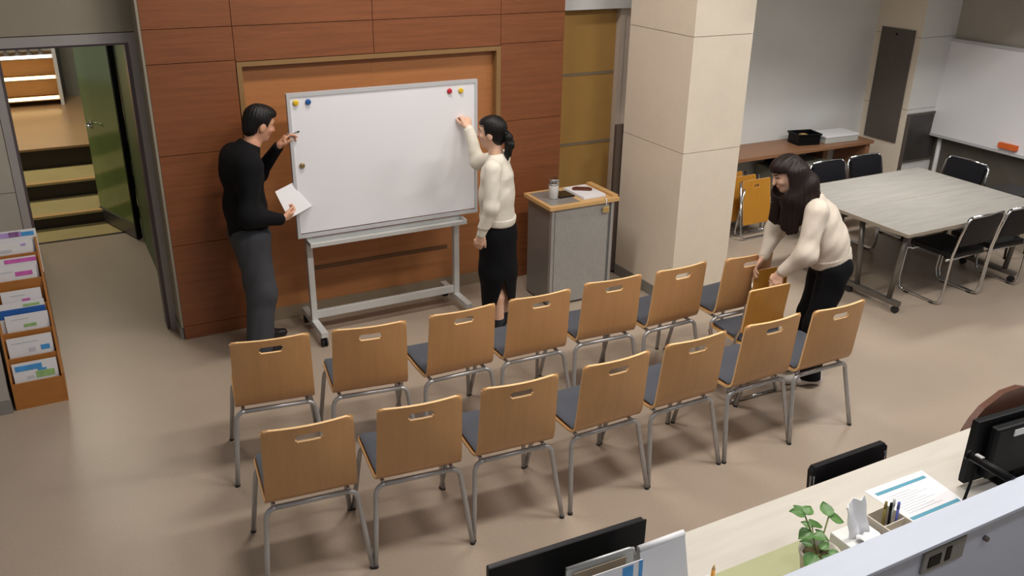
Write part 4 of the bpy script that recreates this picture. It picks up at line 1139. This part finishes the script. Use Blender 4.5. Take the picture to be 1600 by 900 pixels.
def face_mats(C, AX, sc=1.0):
    def fn(P):
        q = ((P-C)@AX.T)/sc
        m = np.zeros(len(P), int)
        front = q[:, 1] > .055
        x = np.abs(q[:, 0])
        m[front & (x > .016) & (x < .044) & (np.abs(q[:, 2]-.014) < .0052)] = 2      # eyes
        m[front & (x > .012) & (x < .048) & (np.abs(q[:, 2]-.036-0.08*(x-.03)) < .0042)] = 2   # brows
        m[(q[:, 1] > .070) & (x < .019) & (q[:, 2] < -.046) & (q[:, 2] > -.066)] = 1  # lips
        return m
    return fn
def hand_prims(S, W, d, n, side, L=0.18, curl=(20, 30, 25), spread=6, thumb=(35, 20), kb=0.006, pinch=None):
    """W wrist, d pointing direction, n palm normal (towards the palm side), side=+1 when the thumb lies along +cross(d,n)"""
    d = unit(d); n = unit(np.array(n)-d*(np.array(n)@d)); t = np.cross(d, n)*side      # t: towards the thumb
    pl = L*0.48
    S.cone(W, W+d*0.03, 0.026, 0.026, n, 0.72, k=0.02)
    S.cone(W+d*0.015+t*0.008, W+d*pl*0.86+t*0.018, 0.021, 0.020, n, 0.62, k=0.012)
    S.cone(W+d*0.015-t*0.010, W+d*pl*0.80-t*0.020, 0.021, 0.019, n, 0.62, k=0.012)
    lens = [(0.46, .0085), (0.51, .0088), (0.47, .0084), (0.37, .0074)]
    for i, (fl_, r) in enumerate(lens):
        off = 0.030-0.0205*i
        b = W+d*(pl*(0.93 if i < 3 else 0.86))+t*off
        dd = rot(d, n, math.radians(-side*spread*(i-1.4)))
        ax = np.cross(dd, n)
        tot = L*fl_; q = b-dd*0.02; S.cone(q, b, r*1.15, r, k=kb)
        c_ = curl if not isinstance(curl[0], (tuple, list)) else curl[i]
        p = b
        for seg, fr_ in enumerate((0.45, 0.30, 0.25)):
            dd = rot(dd, ax, math.radians(c_[seg]))
            p2 = p+dd*tot*fr_
            S.cone(p, p2, r*(1-0.06*seg), r*(0.94-0.08*seg), k=0.003)
            p = p2
    # thumb leaves the side of the palm near its base
    b = W+d*0.022+t*0.022
    td = unit(d*math.cos(math.radians(thumb[0]))+t*math.sin(math.radians(thumb[0]))+n*math.sin(math.radians(thumb[1])))
    p = b+td*0.036; S.cone(b, p, 0.0145, 0.011, k=0.012)
    td2 = unit(td*0.8+d*0.5); p2 = p+td2*0.028; S.cone(p, p2, 0.0105, 0.0095, k=0.003)
    S.cone(p2, p2+unit(td2+d*0.3+n*0.2)*0.024, 0.0095, 0.0075, k=0.003)

def plane_keep(p0, nrm):
    p0 = np.array(p0, float); nrm = unit(nrm)
    return lambda X, d: np.maximum(d, (X-p0)@nrm)       # removes the side the normal points to
def neck_cut(p0, nrm, rad=0.13):
    p0 = np.array(p0, float); nrm = unit(nrm)
    def f(X, d):
        w = X-p0
        return np.where(np.linalg.norm(w, axis=1) < rad, np.maximum(d, w@nrm), d)
    return f
def folds(amp, fx, fy, fz, ph=0.0):
    return lambda X, d: d+amp*np.sin(X[:, 0]*fx+X[:, 1]*fy+X[:, 2]*fz+1.5*np.sin(X[:, 2]*9+X[:, 0]*7)+ph)
def shoe(parent, heel, toe, m, w=0.042, nm='shoe'):
    S = SDF(0.03); heel = np.array(heel); toe = np.array(toe); mid = heel*0.45+toe*0.55
    S.cone(heel+UZ*0.045, mid+UZ*0.045, w*0.92, w, k=0.03).cone(mid+UZ*0.040, toe+UZ*0.030, w, w*0.72, k=0.03)
    S.cone(heel+UZ*0.05, heel+UZ*0.095, w*0.85, w*0.80, k=0.02)
    S.post.append(plane_keep((0, 0, 0.002), (0, 0, -1)))
    return smesh(nm, S, 0.005, m, parent)

class Frame:
    def __init__(self, foot, d):
        d = np.array(d, float); d /= np.hypot(*d)
        self.o = np.array([foot[0], foot[1], 0.0]); self.d = np.array([d[0], d[1], 0]); self.n = np.array([-d[1], d[0], 0])
    def __call__(self, s, l, z):
        return self.o+self.d*s+self.n*l+UZ*z
    def v(self, s, l, z):
        return self.d*s+self.n*l+UZ*z

def person(label, foot, d):
    # parts are modelled in world space, the Empty stands at the feet
    e = thing('person', label, 'person', (0, 0, 0))
    return e, Frame(foot, d)

def strands(H, AX, C, amp=0.0025, f1=70):
    def g(X, d):
        q = (X-C)@AX.T
        a = np.arctan2(q[:, 0], q[:, 1]+0.02)
        return d+amp*np.sin(a*f1*0.35+q[:, 2]*25)+amp*0.6*np.sin(a*f1*0.8-q[:, 2]*40)
    return g

# ---- man in the black sweater
man, P_ = person('man in a black sweater holding a sheet and a marker at the whiteboard', (1.165, 5.965), (0.99, 0.14))
n = P_.n
Cm = P_(0.132, 0.0, 1.628); fm = unit(P_.v(0.94, 0.06, -0.30)); um = unit(P_.v(0.30, -0.04, 0.95)); um = unit(um-fm*(um@fm))
shR, elR, wrR = P_(-0.03, -0.185, 1.395), P_(-0.085, -0.245, 1.085), P_(0.145, -0.205, 1.015)
shL, elL, wrL = P_(0.0, 0.165, 1.395), P_(0.165, 0.190, 1.235), P_(0.250, -0.005, 1.462)
hpR, knR, anR = P_(-0.03, -0.085, 0.88), P_(-0.005, -0.100, 0.48), P_(-0.060, -0.100, 0.09)
hpL, knL, anL = P_(-0.01, 0.085, 0.88), P_(0.050, 0.090, 0.48), P_(0.030, 0.095, 0.09)
S = SDF(0.03)
Hm, AXm = head_prims(S, Cm, fm, um, 1.02)
S.chain([P_(0.02, 0, 1.40), P_(0.065, 0, 1.50), Hm(0, -.020, -.045)], [0.062, 0.053, 0.052], k=0.03)
S.chain([P_(-0.02, 0, 0.90), P_(-0.02, 0, 1.15), P_(-0.005, 0, 1.40)], [0.10, 0.105, 0.06], n, 1.35)
S.cone(shR, shL, 0.04, 0.04)
for (a, b, c) in ((shR, elR, wrR), (shL, elL, wrL)):
    S.chain([a, b, c], [0.042, 0.034, 0.024])
for (a, b, c) in ((hpR, knR, anR), (hpL, knL, anL)):
    S.chain([a, b, c], [0.075, 0.048, 0.034]); S.cone(c-UZ*0.05, c-UZ*0.06+P_.d*0.12, 0.03, 0.022)
hand_prims(S, wrR, P_.v(0.93, 0.22, 0.10), P_.v(-0.1, 0.75, 0.65), 1, 0.185, curl=((30, 40, 30), (35, 45, 35), (40, 50, 35), (45, 50, 35)), thumb=(30, 25))
hand_prims(S, wrL, P_.v(0.55, -0.25, 0.80), P_.v(0.75, -0.2, -0.55), -1, 0.185, curl=((25, 40, 25), (40, 55, 40), (55, 60, 45), (60, 60, 45)), thumb=(25, 35))
smesh('body', S, 0.0045, [M_SKIN, M_LIPS, M_EYE], man, face_mats(Cm, AXm, 1.02))
# sweater
S = SDF(0.04)
S.chain([P_(-0.015, 0, 0.86), P_(-0.025, 0, 1.08), P_(-0.015, 0, 1.30), P_(-0.008, 0, 1.40)], [0.130, 0.132, 0.122, 0.085], n, 1.32)
S.cone(P_(-0.025, -0.15, 1.405), P_(-0.010, 0.15, 1.405), 0.070, 0.070, k=0.06)
for s_ in (-1, 1):
    S.cone(P_(0.02, s_*0.03, 1.47), P_(-0.015, s_*0.15, 1.42), 0.055, 0.055, k=0.06)
S.chain([P_(0.01, 0, 1.42), P_(0.055, 0, 1.500)], [0.085, 0.066], k=0.05)
S.ell(P_(-0.045, 0, 1.345), np.array([P_.d, P_.n, UZ]), (0.098, 0.20, 0.115), 0.08)
S.chain([shR, elR, wrR-unit(wrR-elR)*0.015], [0.064, 0.058, 0.042], k=0.08)
S.chain([shL, elL, wrL-unit(wrL-elL)*0.015], [0.064, 0.052, 0.038], k=0.05)
S.post += [folds(0.0008, 18, 10, 26), folds(0.0008, -70, 40, 48, 1.0),
           plane_keep(P_(0, 0, 0.862), P_.v(0.05, 0, -1)), neck_cut(P_(0.055, 0, 1.512), P_.v(0.50, 0, 0.86), 0.15)]
smesh('sweater', S, 0.006, M_KNITBLK, man)
# trousers
S = SDF(0.04)
S.ell(P_(-0.015, 0, 0.875), np.array([P_.d, P_.n, UZ]), (0.128, 0.168, 0.12), 0.04)
S.chain([hpR, knR, anR-UZ*0.03], [0.118, 0.100, 0.092], k=0.05)
S.chain([hpL, knL, anL-UZ*0.03], [0.118, 0.100, 0.092], k=0.05)
S.post += [folds(0.0022, 20, 14, 12), folds(0.0014, -60, 30, 26, 2.0), plane_keep((0, 0, 0.965), (0, 0, 1)), plane_keep((0, 0, 0.035), (0, 0, -1))]
smesh('trousers', S, 0.006, M_TROUSER, man)
for c in (anR, anL):
    q = np.array([c[0], c[1], 0]); shoe(man, q-P_.d*0.055, q+P_.d*0.165, M_SHOEBLK)
# hair
S = SDF(0.02)
S.ell(Hm(0, -.014, .036), AXm, (0.086, 0.106, 0.098))
S.ell(Hm(0, .030, .085), AXm, (0.066, 0.066, 0.040))
S.ell(Hm(0, -.055, -.020), AXm, (0.068, 0.054, 0.080))
def man_hair(X, d):
    q = (X-Cm)@AXm.T
    x = np.abs(q[:, 0])
    face = np.minimum(q[:, 1]-(.030+0.25*np.maximum(q[:, 2]-.01, 0)), .074-q[:, 2]+0.25*(q[:, 1]-.09))
    d = np.maximum(d, face)
    ear = np.sqrt(((q[:, 1]+.004)/.030)**2+((q[:, 2]+.020)/.042)**2)-1
    d = np.maximum(d, np.where(x > .05, -ear*0.03, -1))
    return np.maximum(d, -(q[:, 2]+.092-0.45*np.maximum(q[:, 1]+.05, 0)))
S.post += [strands(Hm, AXm, Cm, 0.0013), man_hair]
smesh('hair', S, 0.0045, M_HAIRBLK, man)
# paper in the right hand and marker in the left
hR = wrR+unit(P_.v(0.93, 0.22, 0.10))*0.125
p0 = P_(0.205, -0.185, 1.000); uu = unit(P_.v(0.86, 0.50, 0.06)); vv = unit(P_.v(-0.10, 0.42, 0.90)); vv = unit(vv-uu*(vv@uu)); nn = np.cross(uu, vv)
P = [[tuple(p0+uu*0.29*a+vv*0.205*b+nn*0.012*math.sin(2.6*a)) for a in np.linspace(0, 1, 8)] for b in np.linspace(0, 1, 5)]
o = tag(MB().sheet(P, 0.0016, rim_mi=0).build('paper_sheet', [M_PAPER]), 'white paper sheet held in the right hand of the man', 'paper')
mk = thing('marker', 'small grey marker in the raised hand of the man', 'marker')
tipd = unit(P_.v(0.95, -0.15, 0.12))
mb = wrL+unit(P_.v(0.55, -0.25, 0.80))*0.115+P_.v(0.015, -0.01, -0.005)
MB().tube([Vector(mb-tipd*0.03), Vector(mb+tipd*0.045)], 0.0075, 10).build('barrel', M_STEEL, mk)
MB().tube([Vector(mb+tipd*0.045), Vector(mb+tipd*0.062)], [0.0075, 0.003], 10).build('tip', M_BLACKPL, mk)

# ---- woman in the white sweater, back to the camera
wo, P_ = person('woman in a white sweater and long black skirt reaching to the whiteboard', (2.845, 5.40), (-0.75, 0.66))
n = P_.n
Cw = P_(0.100, 0.0, 1.536); f1 = unit(P_.v(0.98, -0.05, -0.06)); u1 = unit(P_.v(0.06, 0, 1)); u1 = unit(u1-f1*(u1@f1))
shL, elL, wrL = P_(0.045, 0.175, 1.315), P_(0.040, 0.225, 1.065), P_(0.115, 0.225, 0.860)
shR, elR, wrR = P_(0.070, -0.170, 1.315), P_(0.270, -0.255, 1.245), P_(0.357, -0.318, 1.480)
S = SDF(0.03)
H1, AX1 = head_prims(S, Cw, f1, u1, 0.95)
S.chain([P_(0.055, 0, 1.33), P_(0.070, 0, 1.40), H1(0, -.025, -.05)], [0.055, 0.045, 0.044], k=0.03)
S.chain([P_(0.05, 0, 0.88), P_(0.055, 0, 1.10), P_(0.055, 0, 1.30)], [0.095, 0.085, 0.055], n, 1.3)
S.cone(shR, shL, 0.035, 0.035)
S.chain([shL, elL, wrL], [0.036, 0.029, 0.021]); S.chain([shR, elR, wrR], [0.036, 0.029, 0.021])
for s in (-1, 1):
    S.chain([P_(0.04, s*0.075, 0.86), P_(0.055, s*0.068, 0.46), P_(0.030, s*0.068, 0.33), P_(0.012, s*0.068, 0.10)], [0.058, 0.048, 0.050, 0.032])
    S.cone(P_(0.0, s*0.068, 0.05), P_(0.13, s*0.075, 0.03), 0.030, 0.022)
hand_prims(S, wrL, P_.v(0.22, -0.05, -0.97), P_.v(0.3, -0.9, 0.1), 1, 0.165, curl=((18, 25, 20), (22, 30, 25), (26, 32, 25), (30, 35, 25)), thumb=(28, 15))
hand_prims(S, wrR, P_.v(0.42, -0.28, 0.86), P_.v(0.62, -0.62, -0.25), 1, 0.165, curl=((40, 45, 25), (50, 50, 35), (60, 55, 40), (65, 55, 40)), thumb=(30, 45))
smesh('body', S, 0.0045, [M_SKINP, M_LIPS, M_EYE], wo, face_mats(Cw, AX1, 0.95))
S = SDF(0.04)
S.chain([P_(0.055, 0, 0.93), P_(0.060, 0, 1.10), P_(0.060, 0, 1.24), P_(0.058, 0, 1.32)], [0.122, 0.120, 0.108, 0.070], n, 1.28)
S.cone(P_(0.055, -0.14, 1.33), P_(0.055, 0.14, 1.33), 0.050, 0.050)
S.chain([P_(0.06, 0, 1.35), P_(0.066, 0, 1.385)], [0.066, 0.056], k=0.03)
S.chain([shL, elL, wrL+unit(elL-wrL)*0.02], [0.062, 0.054, 0.040], k=0.03)
S.chain([shR, elR, wrR+unit(elR-wrR)*0.02], [0.062, 0.054, 0.038], k=0.03)
S.post += [folds(0.0016, 18, 14, 24), folds(0.0010, -65, 45, 55, 1.3), plane_keep(P_(0.05, 0, 0.905), P_.v(0.10, 0, -1)), neck_cut(P_(0.066, 0, 1.393), P_.v(0.15, 0, 1), 0.17)]
sw = smesh('sweater', S, 0.006, M_KNITWHT, wo)
S = SDF(0.02)
S.chain([P_(0.05, 0, 0.925), P_(0.052, 0, 0.935)], [0.130, 0.130], n, 1.26)
S.post += [plane_keep(P_(0.05, 0, 0.892), P_.v(0.10, 0, -1)), plane_keep(P_(0.05, 0, 0.945), P_.v(-0.10, 0, 1)),
           lambda X, d: d+0.0016*np.sin(np.arctan2((X-P_(0.05, 0, 0))@P_.n, (X-P_(0.05, 0, 0))@P_.d)*60)]
smesh('hem_rib', S, 0.005, M_KNITWHT, wo)
for (e, w) in ((elL, wrL), (elR, wrR)):
    S = SDF(0.01); a = unit(e-w); S.cone(w+a*0.005, w+a*0.055, 0.032, 0.036); smesh('cuff', S, 0.005, M_KNITWHT, wo)
S = SDF(0.04)
S.chain([P_(0.050, 0, 0.94), P_(0.050, 0, 0.80), P_(0.045, 0, 0.52), P_(0.040, 0, 0.20)], [0.108, 0.130, 0.138, 0.122], n, 1.22)
def slit(X, d):
    q = np.stack([(X-P_(0.045, 0, 0))@P_.d, (X-P_(0.045, 0, 0))@P_.n], 1)
    e1 = np.array([-0.52, 0.854])               # slit direction: back, towards the left side
    along = q@e1; across = q@np.array([-0.854, -0.52])
    w = np.clip((0.49-X[:, 2])*0.28, -0.05, 0.070)
    cut = np.maximum(np.abs(across)-w, 0.02-along)
    d = np.maximum(d, -cut)
    inner = np.linalg.norm(q/np.array([1.0, 1.22]), axis=1)-0.112
    return np.maximum(d, -np.maximum(inner, X[:, 2]-0.60)) if False else np.where(X[:, 2] < 0.62, np.maximum(d, -inner), d)
S.post += [folds(0.0025, 20, 14, 10), slit, plane_keep((0, 0, 0.955), (0, 0, 1)), plane_keep(P_(0.04, 0, 0.215), P_.v(0.0, 0, -1))]
smesh('skirt', S, 0.0055, M_BLACKCLOTH, wo)
for s in (-1, 1):
    S = SDF(0.02); S.cone(P_(0.012, s*0.068, 0.045), P_(0.014, s*0.068, 0.135), 0.040, 0.040); smesh('sock', S, 0.005, M_SOCK, wo)
    shoe(wo, P_(-0.035, s*0.068, 0), P_(0.150, s*0.075, 0), M_SHOEBLK, 0.038)
S = SDF(0.018)
S.ell(H1(0, -.014, .034), AX1, (0.080, 0.100, 0.092))
S.ell(H1(0, .020, .070), AX1, (0.064, 0.066, 0.044))
S.ell(H1(0, -.050, -.030), AX1, (0.062, 0.050, 0.060))
def w1_hair(X, d):
    q = (X-Cw)@AX1.T/0.95
    face = np.minimum(q[:, 1]-(.030+0.1*q[:, 2]), .068-q[:, 2])
    d = np.maximum(d, face)
    ear = np.sqrt(((q[:, 1]-.002)/.022)**2+((q[:, 2]+.022)/.030)**2)-1
    d = np.maximum(d, np.where(np.abs(q[:, 0]) > .05, -ear*0.025, -1))
    return np.maximum(d, -(q[:, 2]+.088))
S.post += [strands(H1, AX1, Cw, 0.0012, 90), w1_hair]
hr = smesh('hair', S, 0.0045, M_HAIRBLK, wo)
S = SDF(0.02)
pt = [H1(0, -.100, .005), H1(0.005, -.128, -.030), H1(0.008, -.135, -.085), H1(0.004, -.118, -.150), H1(0.002, -.112, -.200)]
S.chain(pt, [0.018, 0.027, 0.030, 0.022, 0.005])
S.post += [strands(H1, AX1, H1(0, -.13, -.1), 0.003, 60)]
smesh('ponytail', S, 0.0045, M_HAIRBLK, wo)
S = SDF(0.01); S.cone(H1(-0.012, -.110, -.004), H1(0.012, -.110, -.004), 0.021, 0.021); smesh('hair_tie', S, 0.005, M_BLACKPL, wo)

# ---- woman in the oatmeal sweater bending over the folding chairs
wt, P_ = person('woman with long dark hair in an oatmeal sweater bending over a folding chair', (4.415, 3.83), (-0.88, 0.47))
n = P_.n
Ct = P_(0.340, 0.0, 1.462); f2 = unit(P_.v(0.90, 0.12, -0.42)); u2h = unit(P_.v(0.40, 0, 0.92)); u2h = unit(u2h-f2*(u2h@f2))
shL, elL, wrL = P_(0.185, 0.170, 1.265), P_(0.225, 0.235, 1.010), P_(0.345, 0.165, 0.855)
shR, elR, wrR = P_(0.200, -0.165, 1.265), P_(0.300, -0.205, 1.020), P_(0.395, -0.085, 0.865)
hpR, knR, anR = P_(-0.035, -0.085, 0.86), P_(0.020, -0.095, 0.46), P_(-0.02, -0.105, 0.09)
hpL, knL, anL = P_(-0.035, 0.085, 0.86), P_(0.035, 0.085, 0.46), P_(0.03, 0.085, 0.09)
S = SDF(0.03)
H2, AX2 = head_prims(S, Ct, f2, u2h, 0.96)
S.chain([P_(0.165, 0, 1.27), P_(0.235, 0, 1.345), H2(0, -.028, -.05)], [0.056, 0.046, 0.045], k=0.03)
S.chain([P_(-0.03, 0, 0.88), P_(0.05, 0, 1.08), P_(0.155, 0, 1.25)], [0.10, 0.09, 0.055], n, 1.3)
S.cone(shR, shL, 0.035, 0.035)
S.chain([shL, elL, wrL], [0.036, 0.030, 0.021]); S.chain([shR, elR, wrR], [0.036, 0.030, 0.021])
for (a, b, c) in ((hpR, knR, anR), (hpL, knL, anL)):
    S.chain([a, b, c], [0.072, 0.046, 0.032]); S.cone(c-UZ*0.05, c-UZ*0.06+P_.d*0.11, 0.03, 0.022)
hand_prims(S, wrL, P_.v(0.50, -0.10, -0.85), P_.v(-0.55, -0.55, -0.45), 1, 0.168, curl=((12, 25, 20), (14, 28, 20), (18, 30, 22), (22, 32, 22)), spread=9, thumb=(40, 10))
hand_prims(S, wrR, P_.v(0.55, 0.18, -0.80), P_.v(-0.55, 0.40, -0.55), -1, 0.168, curl=((12, 25, 20), (14, 28, 20), (18, 30, 22), (22, 32, 22)), spread=9, thumb=(40, 10))
smesh('body', S, 0.0045, [M_SKINP, M_LIPS, M_EYE], wt, face_mats(Ct, AX2, 0.96))
S = SDF(0.04)
S.chain([P_(-0.005, 0, 0.92), P_(0.035, 0, 1.04), P_(0.100, 0, 1.17), P_(0.150, 0, 1.26)], [0.138, 0.134, 0.122, 0.085], n, 1.25)
S.cone(P_(0.165, -0.14, 1.275), P_(0.155, 0.14, 1.275), 0.054, 0.054)
S.chain([P_(0.165, 0, 1.29), P_(0.205, 0, 1.325)], [0.070, 0.058], k=0.03)
S.chain([shL, elL, wrL+unit(elL-wrL)*0.02], [0.066, 0.060, 0.041], k=0.07)
S.chain([shR, elR, wrR+unit(elR-wrR)*0.02], [0.064, 0.058, 0.039], k=0.07)
S.post += [folds(0.0018, 18, 14, 24), folds(0.0012, -65, 45, 55, 1.3), plane_keep(P_(0.0, 0, 0.905), P_.v(-0.36, 0, -0.93)), neck_cut(P_(0.208, 0, 1.333), P_.v(0.6, 0, 0.8), 0.30)]
smesh('sweater', S, 0.006, M_KNITBEIGE, wt)
S = SDF(0.02)
S.chain([P_(-0.012, 0, 0.905), P_(0.0, 0, 0.935)], [0.138, 0.142], n, 1.22)
S.post += [plane_keep(P_(-0.01, 0, 0.880), P_.v(-0.36, 0, -0.93)), plane_keep(P_(0.0, 0, 0.945), P_.v(0.36, 0, 0.93)),
           lambda X, d: d+0.0014*np.sin(np.arctan2((X-P_(0, 0, 0))@P_.n, (X-P_(0, 0, 0))@P_.d)*64)]
smesh('hem_rib', S, 0.005, M_KNITBEIGE, wt)
for (e, w) in ((elL, wrL), (elR, wrR)):
    S = SDF(0.01); a = unit(e-w); S.cone(w+a*0.005, w+a*0.060, 0.032, 0.037); smesh('cuff', S, 0.005, M_KNITBEIGE, wt)
S = SDF(0.04)
S.ell(P_(-0.025, 0, 0.875), np.array([P_.d, P_.n, UZ]), (0.118, 0.162, 0.115), 0.04)
S.chain([hpR, knR, anR-UZ*0.03], [0.102, 0.080, 0.082], k=0.04)
S.chain([hpL, knL, anL-UZ*0.03], [0.102, 0.080, 0.082], k=0.04)
S.post += [folds(0.0035, 30, 20, 18), plane_keep((0, 0, 0.965), (0, 0, 1)), plane_keep((0, 0, 0.060), (0, 0, -1))]
smesh('trousers', S, 0.006, M_BLACKCLOTH, wt)
for c in (anR, anL):
    q = np.array([c[0], c[1], 0]); shoe(wt, q-P_.d*0.06, q+P_.d*0.15, M_SHOEWHT, 0.040)
S = SDF(0.04)
S.ell(H2(0, -.014, .034), AX2, (0.083, 0.102, 0.094))
S.ell(H2(0, .030, .066), AX2, (0.064, 0.062, 0.042))
S.ell(H2(0, -.052, -.030), AX2, (0.070, 0.055, 0.075))
def w2_face(X, d):
    q = (X-Ct)@AX2.T/0.96
    face = np.minimum(q[:, 1]-(.026-0.25*np.minimum(q[:, 2], 0)*0.3), .060-q[:, 2]+0.35*np.maximum(np.abs(q[:, 0])-.02, 0)*-1)
    near = np.linalg.norm((q-np.array([0.0, 0.055, -0.015]))/np.array([1.0, 1.0, 1.15]), axis=1)-0.112
    return np.maximum(d, -np.maximum(-face, near))
S.post += [w2_face]
def lock(a, b, r0, r1, r2_):
    a = np.array(a); b = np.array(b); m_ = a*0.5+b*0.5+UZ*0.02
    S.chain([a, m_, b], [r0, r1, r2_])
for s in (-1, 1):
    lock(H2(s*.066, .000, .02), P_(0.350, s*0.085, 1.135), 0.026, 0.034, 0.016)
    lock(H2(s*.070, -.020, .01), P_(0.312, s*0.095, 1.105), 0.030, 0.038, 0.018)
    lock(H2(s*.064, -.045, .0), P_(0.272, s*0.105, 1.120), 0.032, 0.038, 0.020)
    lock(H2(s*.050, -.075, .0), P_(0.225, s*0.110, 1.190), 0.034, 0.040, 0.022)
    lock(H2(s*.045, -.080, -.01), P_(0.185, s*0.100, 1.265), 0.034, 0.040, 0.022)
lock(H2(-.055, -.005, -.02), P_(0.392, -0.045, 1.150), 0.026, 0.032, 0.016)
lock(H2(-.050, -.010, -.03), P_(0.360, -0.030, 1.130), 0.028, 0.034, 0.016)
lock(H2(0, -.085, -.01), P_(0.135, 0.03, 1.325), 0.040, 0.044, 0.022)
lock(H2(.03, -.08, -.02), P_(0.155, 0.08, 1.305), 0.036, 0.042, 0.020)
lock(H2(-.03, -.08, -.02), P_(0.155, -0.08, 1.305), 0.036, 0.042, 0.020)
S.post = [lambda X, d: d+0.0014*np.sin(np.arctan2((X-Ct)@P_.n, (X-P_(0.27, 0, 0))@P_.d)*26+X[:, 2]*12)+0.0008*np.sin(np.arctan2((X-Ct)@P_.n, (X-P_(0.27, 0, 0))@P_.d)*57-X[:, 2]*20)]+S.post
smesh('hair', S, 0.005, M_HAIRBRN, wt)

# ------------------------------------------------------------------ put every Empty that still sits at the origin at the base of its thing
for o in list(COL.objects):
    if o.type == 'EMPTY' and o.parent is None and o.location.length < 1e-6 and o.rotation_euler.z == 0 and o.children:
        lo = np.full(3, 1e9); hi = -lo
        for c in o.children:
            n_ = len(c.data.vertices); a_ = np.empty(n_*3, np.float32); c.data.vertices.foreach_get('co', a_)
            a_ = a_.reshape(-1, 3)+np.array(c.location)
            lo = np.minimum(lo, a_.min(0)); hi = np.maximum(hi, a_.max(0))
        base = Vector(((lo[0]+hi[0])/2, (lo[1]+hi[1])/2, lo[2]))
        o.location = base
        for c in o.children:
            c.location = Vector(c.location)-base
